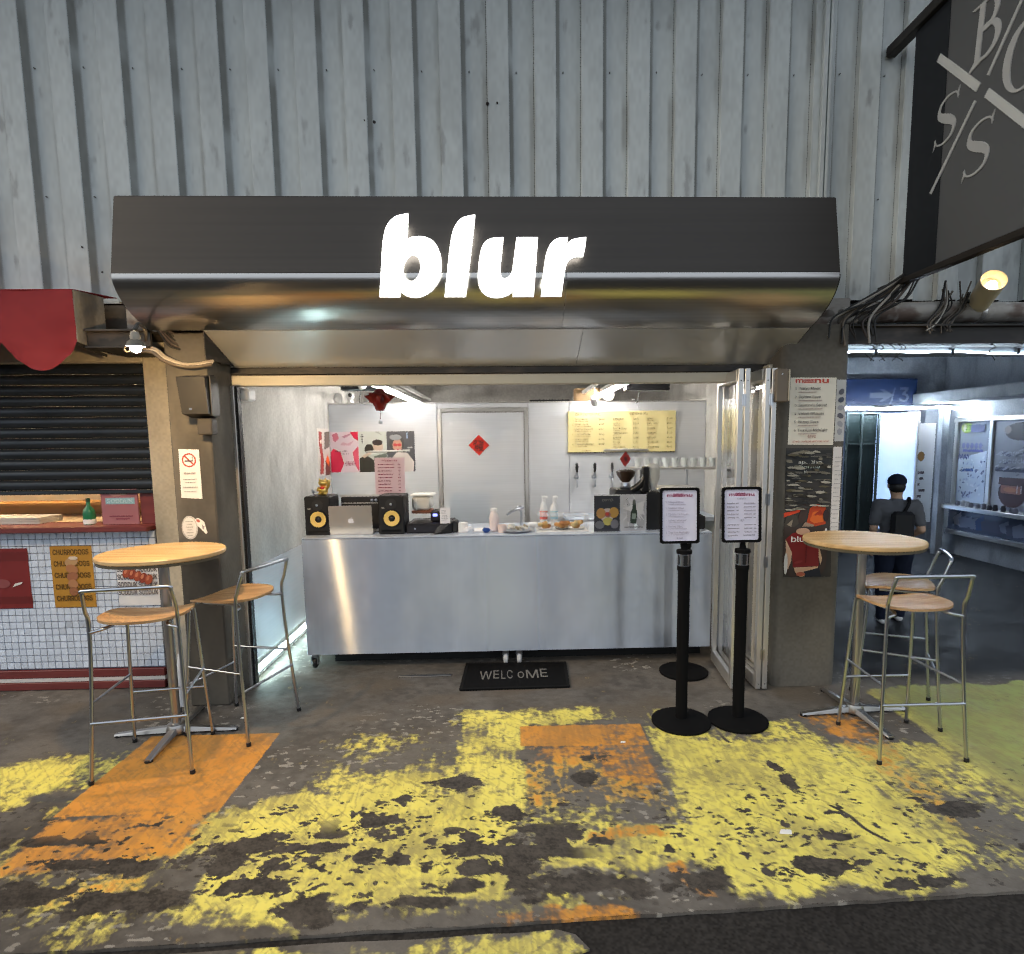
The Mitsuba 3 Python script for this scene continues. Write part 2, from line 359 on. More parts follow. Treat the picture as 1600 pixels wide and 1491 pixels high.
def tube(pts, r, n=10, cap=True):
    p = np.asarray(pts, float)
    rr = np.broadcast_to(np.asarray(r, float), (len(p),))
    t = np.gradient(p, axis=0)
    d = np.diff(p, axis=0)
    d /= np.linalg.norm(d, axis=1, keepdims=True) + 1e-12
    t[0], t[-1] = d[0], d[-1]
    for i in range(1, len(p) - 1): t[i] = d[i - 1] + d[i]
    t /= np.linalg.norm(t, axis=1, keepdims=True) + 1e-12
    a = np.cross(t[0], [0, 0, 1] if abs(t[0][2]) < .9 else [1, 0, 0])
    a /= np.linalg.norm(a)
    V = []
    for i in range(len(p)):
        a = a - t[i] * (a @ t[i])
        a /= np.linalg.norm(a)
        b = np.cross(t[i], a)
        k = 1.0
        if 0 < i < len(p) - 1: k = 1 / max(.5, math.sqrt((1 + d[i - 1] @ d[i]) / 2))
        ang = np.arange(n) * 2 * math.pi / n
        V.append(p[i] + rr[i] * (1 + (k - 1) * .5) * (np.cos(ang)[:, None] * a + np.sin(ang)[:, None] * b))
    V = np.vstack(V)
    F = []
    for i in range(len(p) - 1):
        for j in range(n):
            q = (i * n + j, i * n + (j + 1) % n, (i + 1) * n + (j + 1) % n, (i + 1) * n + j)
            F += [(q[0], q[1], q[2]), (q[0], q[2], q[3])]
    if cap:
        c0, c1 = len(V), len(V) + 1
        V = np.vstack([V, p[:1], p[-1:]])
        for j in range(n):
            F += [(c0, (j + 1) % n, j), (c1, (len(p) - 1) * n + j, (len(p) - 1) * n + (j + 1) % n)]
    return trimesh.Trimesh(V, F, process=False)


def curve(pts, n=8):
    """Catmull-Rom through pts."""
    p = np.asarray(pts, float)
    q = np.vstack([2 * p[0] - p[1], p, 2 * p[-1] - p[-2]])
    out = []
    for i in range(1, len(q) - 2):
        for t in np.linspace(0, 1, n, endpoint=False):
            a, b, c, d = q[i - 1], q[i], q[i + 1], q[i + 2]
            out.append(.5 * (2 * b + (c - a) * t + (2 * a - 5 * b + 4 * c - d) * t ** 2 + (3 * b - a - 3 * c + d) * t ** 3))
    return np.vstack([out, p[-1:]])


def ellip(c, r, sub=3):
    m = trimesh.creation.icosphere(subdivisions=sub)
    m.vertices = m.vertices * np.asarray(r, float) + np.asarray(c, float)
    return m


def lathe(prof, n=24, at=(0, 0, 0)):
    """profile [(r, z)] from bottom to top, closed where r = 0"""
    m = trimesh.creation.revolve(np.asarray(prof, float), sections=n)
    m.apply_translation(at)
    return m


def frame(o, U, V):
    U, V = np.asarray(U, float), np.asarray(V, float)
    U /= np.linalg.norm(U)
    V = V - U * (V @ U)
    V /= np.linalg.norm(V)
    m = np.eye(4)
    m[:3, 0], m[:3, 1], m[:3, 2], m[:3, 3] = U, V, np.cross(U, V), o
    return m


FRONT = ((1, 0, 0), (0, 0, 1))


def put(m, F):
    m = m.copy()
    m.apply_transform(F)
    return m


def ext(poly, d=.001, F=None, lift=0.):
    if not poly.is_valid: poly = poly.buffer(0)
    gs = [g for g in getattr(poly, 'geoms', [poly]) if g.area > 1e-9]
    m = cat([trimesh.creation.extrude_polygon(g, d, engine='earcut') for g in gs])
    if lift: m.apply_translation([0, 0, lift])
    return put(m, F) if F is not None else m


_TX = {}


def text(s, h, bold=False):
    k = (s, bold)
    if k not in _TX: _TX[k] = meshkit.text_mesh(s, 1.0, .001 / .02, bold)
    m = _TX[k].copy()
    m.apply_scale([h, h, .02])
    return m


def textw(s, w, h, bold=False):
    """lettering squeezed to the width w"""
    m = text(s, h, bold)
    m.apply_translation([-m.bounds[0][0], 0, 0])
    m.apply_scale([w / m.extents[0], 1, 1])
    return m


def E(cx, cy, rx, ry=None, ang=0):
    return affinity.translate(affinity.rotate(affinity.scale(Point(0, 0).buffer(1, 16), rx, ry or rx), ang), cx, cy)


def R(x, y, w, h): return sbox(x, y, x + w, y + h)


def RR(x, y, w, h, r): return sbox(x + r, y + r, x + w - r, y + h - r).buffer(r, 6)


def printed(F, layers, d=.0006):
    """[(shape or ('t', text, u, v, height[, width[, bold]]), colour)] -> one mesh with colours, each layer a little prouder"""
    ms, cs = [], []
    for i, (s, c) in enumerate(layers):
        if isinstance(s, tuple):
            _, tx, u, v, h = s[:5]
            m = textw(tx, s[5], h, len(s) > 6 and s[6]) if len(s) > 5 and s[5] else text(tx, h, len(s) > 6 and s[6])
            m = mv(m, u, v, 0)
        else:
            m = ext(s, d)
        m = mv(m, 0, 0, .0006 * (1 + i % 40) if not isinstance(s, tuple) else .0006 * (1 + min(i, 12)))
        ms.append(m)
        cs.append(np.tile(c, (len(m.vertices), 1)))
    return put(cat(ms), F), np.vstack(cs)


def sheet(name, F, shape, base, layers, label, category, group=None, thick=.002, mat='mat_print'):
    k = thing(name, label, category, group)
    part(k, 'sheet', ext(shape, thick, F), mat, col=base)
    if layers:
        F2 = F @ trimesh.transformations.translation_matrix([0, 0, thick])
        m, c = printed(F2, layers)
        part(k, 'print', m, mat, col=c)
    return k


def blob(r, seed=0, amp=.25, sub=2, sq=(1, 1, 1), freq=3.):
    m = trimesh.creation.icosphere(subdivisions=sub)
    d = meshkit.fbm(m.vertices * freq / 2 + 50 + seed * 7.3, 3, seed)
    m.vertices *= (1 + amp * (d - .5) * 2)[:, None] * r
    m.vertices *= np.asarray(sq)
    return m


BLACK, DK = (.012, .012, .013), (.03, .03, .032)
INK = (.06, .05, .05)

# ---------------------------------------------------------------- ground
def kerb_y(x): return 1.905 + .033 * x


def slab(poly, z0, z1):
    m = trimesh.creation.extrude_polygon(poly, z1 - z0, engine='earcut')
    m.apply_translation([0, 0, z0])
    return m


edge = [(x, kerb_y(x) + .010 * (meshkit.noise([[x * 2, 0, 1]])[0] - .5) + .006 * (meshkit.noise([[x * 14, 0, 5]])[0] - .5)) for x in np.arange(-7, 7.01, .06)]
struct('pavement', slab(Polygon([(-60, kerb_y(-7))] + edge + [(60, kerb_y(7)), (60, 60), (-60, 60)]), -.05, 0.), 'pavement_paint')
struct('road', bx(-300, 300, -300, 300, -.30, -.012), 'asphalt')
kp = [(x, kerb_y(x) - .028 - .012 * meshkit.noise([[x * 9, 0, 2]])[0]) for x in np.arange(-7, .141, .06)] + [(.20, kerb_y(.2) - .06), (.24, kerb_y(.2) - .12), (.12, kerb_y(.2) - .16), (.05, 1.62), (-7, 1.52)]
k = thing('kerb_slab', 'painted slab along the kerb in front of the black gap', 'kerb', kind='structure')
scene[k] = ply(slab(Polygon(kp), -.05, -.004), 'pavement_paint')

# ---------------------------------------------------------------- corrugated wall above
PITCH, Y0 = .2925, 4.06


def rib_sheet(x0, z0, z1, jit=0.):
    prof = [(0, 0), (.012, 0), (.032, .040), (.045, .043), (.150, .043), (.152, .040), (.1565, 0.0)]  # x from the crease; depth back from the raised face
    prof = [(-.1364, .043), (-.1352, .004), (-.131, .0), (-.004, .0), (.0, .004), (.019, .039), (.025, .043), (.1535, .043)]
    front = [(x0 + x, Y0 - .043 + d + jit) for x, d in prof]
    back = [(x, y + .0025) for x, y in front[::-1]]
    m = trimesh.creation.extrude_polygon(Polygon(front + back), z1 - z0, engine='earcut')
    m.apply_translation([0, 0, z0])
    return m


wall = thing('corrugated_wall', 'grey corrugated metal cladding above the shop front', 'wall')
screws = []
for i in range(-13, 16):
    xr = -.843 + PITCH * i
    z0 = 2.53 + .012 * rng.random()
    part(wall, 'panel', rib_sheet(xr, z0, 5.24, .003 * rng.random()), 'wall_metal')
    for zz in (3.175, 3.92):
        screws.append(mv(rot(trimesh.creation.cylinder(.0042, .010, sections=6), 90, ax=(1, 0, 0)), xr + .045 + .004 * rng.random(), Y0 - .004, zz + .012 * rng.random()))
part(wall, 'screw', screws, 'mat_satin', col=(.10, .10, .10), kind='stuff')
part(wall, 'backing', [bx(-8, 8, Y0 + .05, Y0 + .12, 2.53, 5.24)], 'dark_steel')
dents = []
for x, z, r in ((-.80, 3.61, .018), (-.10, 3.72, .02), (-.04, 3.725, .012), (.245, 2.985, .009), (-.86, 3.62, .008), (-2.63, 2.87, .010), (-2.52, 2.72, .011)):
    dents.append(mv(rot(trimesh.creation.cylinder(r * .5, .006, sections=7), 90, ax=(1, 0, 0)), x, Y0 - .044, z))
part(wall, 'rust_hole', dents, 'mat_matte', col=(.02, .018, .017), kind='stuff')
# drain pipe-like trim right of the canopy
part(wall, 'eave', [bx(-9, 9, 2.95, 4.2, 5.25, 5.35, .01)], 'dark_steel')  # unseen overhang added to darken the wall top and cut overhead light
k = thing('corner_trim', 'narrow vertical metal strip on the cladding right of the canopy', 'trim')
scene[k] = ply([bx(1.99, 2.02, 3.985, 4.015, 2.56, 4.9, .004), bx(2.03, 2.05, 3.99, 4.015, 2.56, 4.9, .004)], 'wall_metal')

# ---------------------------------------------------------------- canopy
XL, XR = -2.06, 1.81
can = thing('shop_canopy', 'wide dark metal canopy box with rolled steel lip over the shop front', 'canopy')
fd = np.array([0, 3.43 - 3.352, 2.945 - 2.53])


def sheetx(prof, x0, x1, th=.004):
    """a folded sheet: the (y, z) profile drawn along x"""
    p = np.asarray(prof, float)
    ls = LineString(p).buffer(th, cap_style=2, join_style=1, quad_segs=3)
    m = trimesh.creation.extrude_polygon(ls, x1 - x0, engine='earcut')
    v = m.vertices.copy()
    m.vertices = np.stack([x0 + v[:, 2], v[:, 0], v[:, 1]], 1)
    m.fix_normals()
    return m


part(can, 'front_panel', sheetx([(3.432, 2.945), (3.354, 2.535)], XL, XR), 'canopy_face')
part(can, 'top_cover', sheetx([(3.438, 2.949), (4.01, 2.975)], XL, XR), 'canopy_face')
roll, th = [], np.linspace(0, math.radians(68), 40)
rad = np.where(th < .30, .13, np.where(th < .7, .24, .45))
yy_, zz_ = np.cumsum(rad * np.sin(th)), np.cumsum(rad * np.cos(th))
roll = [(3.3515, 2.533), (3.3505, 2.524)] + [(3.350 + .303 * a / yy_[-1], 2.520 - .220 * b / zz_[-1]) for a, b in zip(yy_, zz_)]
part(can, 'rolled_lip', sheetx(roll, XL + .004, .32, .003), 'canopy_roll', smooth=40)
part(can, 'rolled_lip', sheetx(roll, .3225, XR - .004, .003), 'canopy_roll', smooth=40)
for x0, x1 in ((-1.75, .448), (.452, XR - .005)):
    part(can, 'soffit_panel', sheetx([(3.656, 2.2985), (4.045, 2.135)], x0, x1), 'soffit_steel')
part(can, 'recess_plate', [bx(XL + .01, -1.757, 3.66, 4.02, 2.33, 2.34), bx(-1.757, -1.752, 3.66, 4.04, 2.14, 2.34)], 'dark_steel')
capp = Polygon([(3.436, 2.943)] + [(a, b) for a, b in [(3.356, 2.53)] + roll[2:]] + [(4.04, 2.14), (4.01, 2.97)])
for x0 in (XL - .003, XR - .001):
    m = trimesh.creation.extrude_polygon(capp, .004, engine='earcut')
    v = m.vertices.copy()
    m.vertices = np.stack([x0 + v[:, 2], v[:, 0], v[:, 1]], 1)
    m.fix_normals()
    if x0 > 0:
        part(can, 'end_cap', m, 'canopy_face')
k = can
# illuminated letters on the canopy front (outlines in decimetre-like units of the sign)
def sign_pt(u, v): return ((u - 460) * .0013975 + .0, (951 - v) * .001385)


def outline(pts, n=12, closed=True):
    """corner points as 3-tuples stay sharp, others are smoothed"""
    out, run = [], []
    q = list(pts) + [pts[0]]
    for p in q:
        run.append(p[:2])
        if len(p) == 3:
            out += [tuple(a) for a in (curve(run, n) if len(run) > 2 else np.array(run))][:-1]
            run = [p[:2]]
    return Polygon([sign_pt(*a) for a in out])


C = lambda x, y: (x, y, 1)
LET = [
    outline([C(72, 1102), (83, 985), (92, 900), (108, 845), (140, 812), C(187, 800), (184, 850), C(178, 893), (205, 884), (243, 884), (277, 900), (298, 935), (304, 980), (296, 1030), (275, 1070), (245, 1094), (212, 1104), (178, 1100), C(150, 1082), C(146, 1102)]),
    outline([C(316, 1102), (328, 1010), (341, 915), (356, 855), (385, 818), C(435, 804), (428, 860), C(393, 1102)]),
    outline([C(539, 886), (530, 960), (525, 1010), (532, 1032), (550, 1034), (566, 1020), (575, 990), C(590, 886), C(668, 886), C(650, 1102), C(573, 1102), C(575, 1080), (550, 1098), (515, 1106), (478, 1100), (452, 1075), (443, 1035), (450, 960), (466, 910), (495, 890)]),
    outline([C(680, 1102), (692, 1000), (703, 940), (722, 905), (748, 889), C(781, 886), C(776, 914), (800, 894), C(850, 885), (846, 920), C(838, 956), (805, 958), (782, 972), (770, 1005), C(755, 1102)]),
]
LET[0] = LET[0].difference(Polygon([sign_pt(195 + 33 * math.cos(a) - 6 * math.sin(a), 997 + 50 * math.sin(a)) for a in np.linspace(0, 6.283, 28)]))
FS = frame((-.1232, 3.331, 2.612), (1, 0, 0), (0, .0, 1))
sg = thing('shop_sign', 'white glowing lowercase shop name sign reading blur on the canopy', 'sign')
for nm, P in zip('blur', LET):
    kk = f'{sg}__letter_{nm}' if False else numbered(f'{sg}__letter')
    scene[kk] = ply(ext(P.buffer(.003), .016, FS), 'mat_satin', col=(.6, .6, .58))
    scene[kk + '__face'] = ply(ext(P, .004, FS, .0165), 'mat_satin', col=(.8, .8, .78), emitter=lit((1, .99, .95), L_SIGN, .6))
    scene[kk + '__halo'] = ply(ext(P.buffer(-.012), .03, FS, -.0305), 'mat_satin', col=(.7, .7, .68), emitter=lit((1, .97, .9), L_SIGN * 1.5, .4))

# ---------------------------------------------------------------- shop shell
shop = thing('shop_room', 'bright shop interior of rendered walls behind the opening', 'room')
XW0, XW1, YB = -1.80, 2.02, 7.7
part(shop, 'side_wall', bx(XW0 - .12, XW0, 4.07, YB, 0.002, 2.62), 'render_wall', label='grey rendered left side wall')
part(shop, 'wainscot', bx(XW0 + .001, XW0 + .006, 4.10, 6.18, .13, .782), 'partition_steel', label='steel sheet along the foot of the left wall')
part(shop, 'right_wall', bx(XW1, XW1 + .12, 4.36, YB, 0.002, 2.62), 'render_wall')
part(shop, 'back_wall', bx(XW0, XW1, YB, YB + .1, 0.002, 2.62), 'render_wall')
part(shop, 'ceiling', bx(XW0 - .12, XW1 + .12, 4.14, YB + .1, 2.622, 2.7), 'render_wall')
part(shop, 'ceiling_beam', [bx(XW0 + .002, XW1 - .002, 6.9, 7.1, 2.36, 2.62, .005)], 'render_wall')
part(shop, 'conduit', [tube([(XW0 + .003, 6.86, 2.30), (XW1 - .003, 6.86, 2.30)], .012, 8)], 'aluminium', smooth=True)
part(shop, 'header_beam', bx(-1.80, 1.70, 4.062, 4.14, 2.018, 2.085, .004), 'cream_alu', label='cream metal head of the door opening')
part(shop, 'track', bx(-1.80, 1.70, 4.05, 4.15, 2.088, 2.132, .003), 'dark_steel')
part(shop, 'upstand', bx(-1.92, 2.14, 4.13, 4.20, 2.134, 2.64), 'render_wall')
part(shop, 'door_frame', bx(-1.80, -1.768, 4.03, 4.10, .002, 2.015, .003), 'aluminium')
part(shop, 'door_frame', bx(-1.766, -1.752, 4.045, 4.10, .002, 2.015, .002), 'mat_satin', col=BLACK)
part(shop, 'door_frame', bx(1.695, 1.72, 3.95, 4.10, .002, 2.12, .003), 'cream_alu')
# LED strip along the foot of the left wall
k = thing('led_strip', 'white light strip along the foot of the left shop wall', 'light strip')
scene[k + '__channel'] = ply(bx(XW0 + .001, XW0 + .016, 4.10, 5.7, .050, .100), 'aluminium')
scene[k + '__diffuser'] = ply(bx(XW0 + .0165, XW0 + .024, 4.105, 5.69, .056, .094), 'mat_satin', col=(.8, .8, .8), emitter=lit((.70, 1., .98), L_LED * 2.6))

# back partition of steel panels with the door
pt = thing('partition_wall', 'brushed steel panel wall at the back of the shop', 'partition')
YP = 6.2
for x0, x1 in ((XW0 + .002, -.722), (.203, .62), (.623, 1.32), (1.323, XW1 - .002)):
    part(pt, 'panel', bx(x0, x1, YP, YP + .04, .002, 2.03, .002), 'partition_steel')
part(pt, 'panel', bx(-.719, .200, YP, YP + .04, 1.985, 2.03, .002), 'partition_steel')
part(pt, 'cap_rail', bx(XW0 + .002, XW1 - .002, YP - .004, YP + .05, 2.032, 2.042), 'aluminium')
dr_ = thing('back_door', 'plain steel door with a red paper diamond on it', 'door')
part(dr_, 'frame', [bx(-.717, -.682, YP - .012, YP + .03, .002, 1.982, .003), bx(.165, .198, YP - .012, YP + .03, .002, 1.982, .003), bx(-.681, .164, YP - .012, YP + .03, 1.945, 1.982, .003)], 'aluminium')
part(dr_, 'door_panel', bx(-.672, .155, YP + .004, YP + .034, .01, 1.935, .003), 'partition_steel')
dk = trimesh.creation.cylinder(.012, .05, sections=12)

# red diamond with the character for prosperity (hand-brushed strokes)
Fd = frame((-.302, YP + .0035 - .003, 1.609), (1, 0, 0), (0, 0, 1))
dia = Polygon([(-.105, 0), (0, -.105), (.105, 0), (0, .105)])


def stroke(pts, w0, w1=None):
    p = curve(np.array(pts, float), 6) if len(pts) > 2 else np.array(pts, float)
    w1 = w0 if w1 is None else w1
    n = len(p)
    return unary_union([LineString([p[i], p[i + 1]]).buffer(w0 + (w1 - w0) * i / max(1, n - 1), 4) for i in range(n - 1)])


fa = unary_union([stroke(s, .0055, .003) for s in [
    [(-.045, .042), (-.02, .046), (-.03, .025), (-.055, .008)], [(-.048, .022), (-.035, .016)], [(.0, .052), (.01, .03), (.05, .006)], [(.028, .045), (.01, .028)], [(.042, .032), (.022, .02)],
    [(-.035, .0), (-.012, .002), (-.012, -.012), (-.034, -.014), (-.036, -.03), (-.012, -.03), (-.018, -.052), (-.028, -.048)],
    [(.006, .004), (.002, -.015), (-.004, -.02)], [(.006, .005), (.03, .004), (.028, -.012), (.038, -.014)], [(.0, -.024), (.036, -.024), (.015, -.05), (-.006, -.06)], [(.004, -.028), (.025, -.048), (.046, -.058)]]])
sheet('red_paper_diamond', Fd, dia, (.62, .035, .022), [(fa, (.02, .008, .008))], 'red paper diamond with black brush character on the steel door', 'sign')

# ---------------------------------------------------------------- lights inside the shop
def tube_lamp(x, y0, y1, z, label, lit_=True, tilt=0):
    k = thing('tube_lamp', label, 'lamp')
    part(k, 'batten', bx(x - .03, x + .03, y0, y1, z + .022, z + .06, .004), 'mat_satin', col=(.7, .7, .68))
    scene[f'{k}__tube'] = ply(tube([(x, y0 + .01, z), (x, y1 - .01, z)], .017, 10), 'mat_satin', True, col=(.8, .8, .8), emitter=lit(WHITE, L_TUBE, 4))
    for yy in (y0, y1):
        part(k, 'end_cap', bx(x - .02, x + .02, yy - .012, yy + .012, z - .02, z + .03, .003), 'mat_satin', col=(.7, .7, .68))
    for yy in (y0 + .2, y1 - .2):
        part(k, 'rod', tube([(x, yy, z + .06), (x, yy, 2.621)], .004, 6), 'mat_satin', col=(.3, .3, .3))


tube_lamp(-1.062, 4.74, 7.35, 2.10, 'long white tube lamp on the left under the shop ceiling')
tube_lamp(.955, 4.62, 6.6, 2.10, 'long white tube lamp on the right under the shop ceiling')
for x, lab in ((-.90, 'unlit batten beside the left tube lamp'), (.76, 'unlit batten beside the right tube lamp')):
    single('batten', bx(x - .018, x + .018, 4.9, 7.1, 2.115, 2.142, .004), lab, 'batten', 'mat_satin', col=(.62, .62, .6))


def track_spot(x, y, z, aim, label, power, col):
    k = thing('spot_lamp', label, 'lamp')
    d = np.array(aim, float) - (x, y, z)
    d /= np.linalg.norm(d)
    F = np.eye(4)
    a = np.cross(d, [0, 0, 1]); a /= np.linalg.norm(a)
    F[:3, 0], F[:3, 1], F[:3, 2], F[:3, 3] = a, np.cross(d, a), d, (x, y, z)
    prof = [(.0, -.08), (.028, -.08), (.03, -.07), (.036, .03), (.033, .03), (.028, -.01), (0, -.012)]
    part(k, 'shade', put(lathe(prof, 20), F), 'mat_satin', smooth=35, col=(.75, .73, .7))
    scene[f'{k}__bulb'] = ply(put(lathe([(0, -.0115), (.02, -.0115), (.024, .006), (.016, .022), (0, .026)], 16), F), 'mat_satin', True, col=(.8, .8, .8), emitter=lit(col, power))
    part(k, 'stem', tube([(x, y, z), (x, y, 2.621)], .006, 8), 'mat_satin', col=(.6, .6, .58))


track_spot(.80, 5.66, 2.0, (.95, 6.2, 1.72), 'small white spot lamp above the yellow menu board', L_SPOT, (1, .93, .8))
track_spot(-1.18, 5.0, 2.115, (-.7, 6.2, 1.2), 'small bright lamp beside the red hanging lantern', L_SPOT * .12, (1, .93, .82))

# monitors hung under the ceiling
for x0, x1, z0, z1, lab in ((-1.44, -1.10, 2.095, 2.30, 'black hanging box on the left under the shop ceiling'), (1.03, 1.42, 2.075, 2.30, 'black hanging box on the right under the shop ceiling')):
    k = thing('hanging_screen', lab, 'screen')
    part(k, 'case', bx(x0, x1, 5.35, 5.45, z0, z1, .008), 'mat_gloss', col=(.012, .012, .014))
    part(k, 'bracket', [tube([(x0 + .1, 5.4, z1), (x0 + .1, 5.4, 2.621)], .008, 6), tube([(x1 - .1, 5.4, z1), (x1 - .1, 5.4, 2.621)], .008, 6)], 'mat_satin', col=DK)
    part(k, 'cable', tube(curve([(x0 + .15, 5.46, z0 + .02), (x0 + .13, 5.5, z0 - .10), (x0 + .17, 5.8, z0 - .05), (x0 + .2, 6.1, 2.05)]), .004, 6), 'mat_satin', col=(.06, .06, .06))

# red star lantern with a pendant
LX, LY, LZ = -.952, 4.6, -.043
k = thing('red_lantern', 'dark red star shaped lantern hanging with a small pendant', 'lantern')
m = lathe([(0, -.09), (.03, -.085), (.05, -.04), (.055, 0), (.05, .04), (.03, .07), (0, .08)], 10, (LX, LY, 2.01 + LZ))
part(k, 'body', m, 'mat_gloss', smooth=30, col=(.16, .012, .012))
for i in range(8):
    a = i * math.pi / 4 + .2
    tip = np.array([LX + .115 * math.cos(a), LY + .115 * math.sin(a), 2.02 + LZ + .03 * math.sin(2 * a)])
    part(k, 'petal', hull([tip, (LX + .05 * math.cos(a + .45), LY + .05 * math.sin(a + .45), 2.045 + LZ), (LX + .05 * math.cos(a - .45), LY + .05 * math.sin(a - .45), 2.045 + LZ), (LX + .045 * math.cos(a), LY + .045 * math.sin(a), 1.97 + LZ)]), 'mat_satin', col=(.19, .016, .014))
part(k, 'cord', [tube([(LX, LY, 2.09 + LZ), (LX, LY, 2.62)], .003, 6), tube([(LX, LY, 1.925 + LZ), (LX, LY, 1.86 + LZ)], .0018, 5)], 'mat_matte', col=(.1, .02, .02))
part(k, 'pendant', lathe([(0, -.022), (.012, -.02), (.016, -.005), (.010, .008), (0, .012)], 12, (LX, LY, 1.845 + LZ)), 'chrome', smooth=40)


def camera_white(x, y, z, label):
    k = thing('security_camera', label, 'camera')
    part(k, 'base', lathe([(0, 0), (.035, 0), (.035, .02), (.02, .03), (0, .03)], 18, (x, y, z)), 'mat_satin', smooth=35, col=(.72, .72, .7))
    part(k, 'head', mv(blob(.045, 1, 0, 3), x, y - .015, z + .07), 'mat_gloss', smooth=True, col=(.75, .75, .74))
    part(k, 'lens', mv(blob(.020, 1, 0, 2), x + .01, y - .05, z + .075), 'mat_gloss', smooth=True, col=BLACK)


camera_white(-1.58, YP + .02, 2.043, 'white ball camera with black lens on top of the partition at left')
k = thing('wall_socket_box', 'crumpled white box left of the ball camera on the partition top', 'box')
scene[k] = ply([mv(blob(.05, 9, .5, 2, (.9, .6, 1.)), -1.70, YP + .01, 2.085)], 'mat_satin', col=(.6, .6, .58))
single('cardboard_box', bx(.68, .93, YP - .02, YP + .16, 2.043, 2.17, .004), 'brown cardboard box on top of the partition above the menu board', 'box', 'mat_matte', col=(.42, .28, .16))
k = thing('wall_clock', 'small round clock on the partition beside the cardboard box', 'clock')
part(k, 'case', put(lathe([(0, 0), (.06, 0), (.065, .01), (.06, .025), (.055, .018), (0, .018)], 24), frame((1.01, YP - .02, 2.10), *FRONT)), 'mat_satin', smooth=30, col=(.5, .48, .45))
part(k, 'hand', ext(unary_union([stroke([(0, 0), (.0, .04)], .003), stroke([(0, 0), (.025, -.012)], .003)]), .002, frame((1.01, YP - .042, 2.10), *FRONT)), 'mat_satin', col=BLACK)
single('black_bar', bx(.22, .62, YP - .01, YP + .06, 2.0425, 2.058, .002), 'thin black bar lying on top of the partition', 'bar', col=BLACK)
k = thing('wall_lamp', 'white wall fitting high on the left shop wall by the door frame', 'fitting')
part(k, 'body', bx(XW0 + .002, XW0 + .085, 4.13, 4.25, 1.93, 2.01, .012), 'mat_satin', col=(.75, .75, .76))
part(k, 'bracket', [bx(XW0 + .002, XW0 + .04, 4.13, 4.17, 2.012, 2.06, .004), tube([(XW0 + .02, 4.14, 2.06), (XW0 + .035, 4.14, 2.1)], .008, 8)], 'aluminium')

# ---------------------------------------------------------------- posters on the back wall
ZP0, ZP1 = 1.352, 1.757
Fp = lambda x: frame((x, YP - .0005, ZP0), *FRONT)
hh = ZP1 - ZP0
sheet('wall_poster', frame((XW0 + .001, 5.80, ZP0 - .02), (0, 1, 0), (0, 0, 1)), R(0, 0, .38, hh + .05), (.60, .55, .50), [
    (Polygon([(.03, .02), (.14, .02), (.17, .15), (.13, .28), (.14, .42), (.05, .43), (.04, .3), (.08, .18)]), (.33, .06, .05)), (Polygon([(.2, 0), (.37, 0), (.37, .12), (.3, .2), (.22, .14)]), (.12, .05, .04)),
    (Polygon([(.22, .14), (.3, .2), (.35, .14), (.33, .08)]), (.75, .13, .03)), (Polygon([(.2, .25), (.37, .28), (.37, .43), (.22, .42)]), (.15, .12, .10)), (E(.09, .33, .03, .02), (.7, .6, .5))],
    'dark red and brown poster on the left wall corner beside the pink poster', 'poster')
pl = [(Polygon([(0, 0), (.09, 0), (.13, .09), (.1, .2), (.03, .24), (0, .2)]), (.70, .03, .08)), (Polygon([(.28, 0), (.28, .26), (.22, .2), (.24, .08)]), (.72, .10, .16)),
      (Polygon([(.2, hh), (.28, hh), (.28, hh - .09), (.235, hh - .06)]), (.62, .02, .06)), (Polygon([(.02, .38), (.07, .395), (.09, .34), (.05, .30), (.03, .33)]), (.66, .2, .26)), (Polygon([(.12, .36), (.21, .39), (.2, .37), (.14, .34)]), (.6, .3, .36)), (Polygon([(.10, .27), (.12, .30), (.18, .29), (.24, .32), (.20, .27)]), (.70, .42, .48)), (R(.15, .10, .09, .006), (.4, .1, .15)), (R(.14, .085, .11, .006), (.4, .1, .15)), (R(.15, .07, .08, .006), (.4, .1, .15))]
pl += [(('t', 'sweet soda', .05, hh - .2, .016), (.15, .03, .06)), (('t', 'mandarin', .10, hh - .225, .014), (.15, .03, .06))]
sheet('wall_poster', Fp(-1.795), R(0, 0, .282, hh), (.78, .62, .66), pl, 'pink and white poster with crimson patches on the back wall', 'poster')
sheet('wall_poster', Fp(-1.508), R(0, 0, .276, hh), (.63, .65, .60), [
    (Polygon([(0, 0), (.16, 0), (.14, .12), (.07, .17), (0, .14)]), (.03, .028, .022)), (E(.10, .23, .045, .05), (.03, .025, .02)), (E(.19, .255, .05, .055), (.66, .50, .40)), (E(.185, .295, .052, .03), (.04, .03, .03)),
    (Polygon([(.05, .14), (.13, .19), (.12, .21), (.02, .16)]), (.62, .47, .37)), (Polygon([(.14, .1), (.276, .15), (.276, .19), (.15, .16)]), (.15, .17, .15)), (R(.03, .29, .008, .09), (.1, .1, .1)), (R(.02, .355, .03, .006), (.1, .1, .1)),
    (Polygon([(.16, hh), (.2, hh), (.27, .33), (.27, .35)]), (.45, .46, .43))], 'pale poster of two dark haired people on the back wall', 'poster')
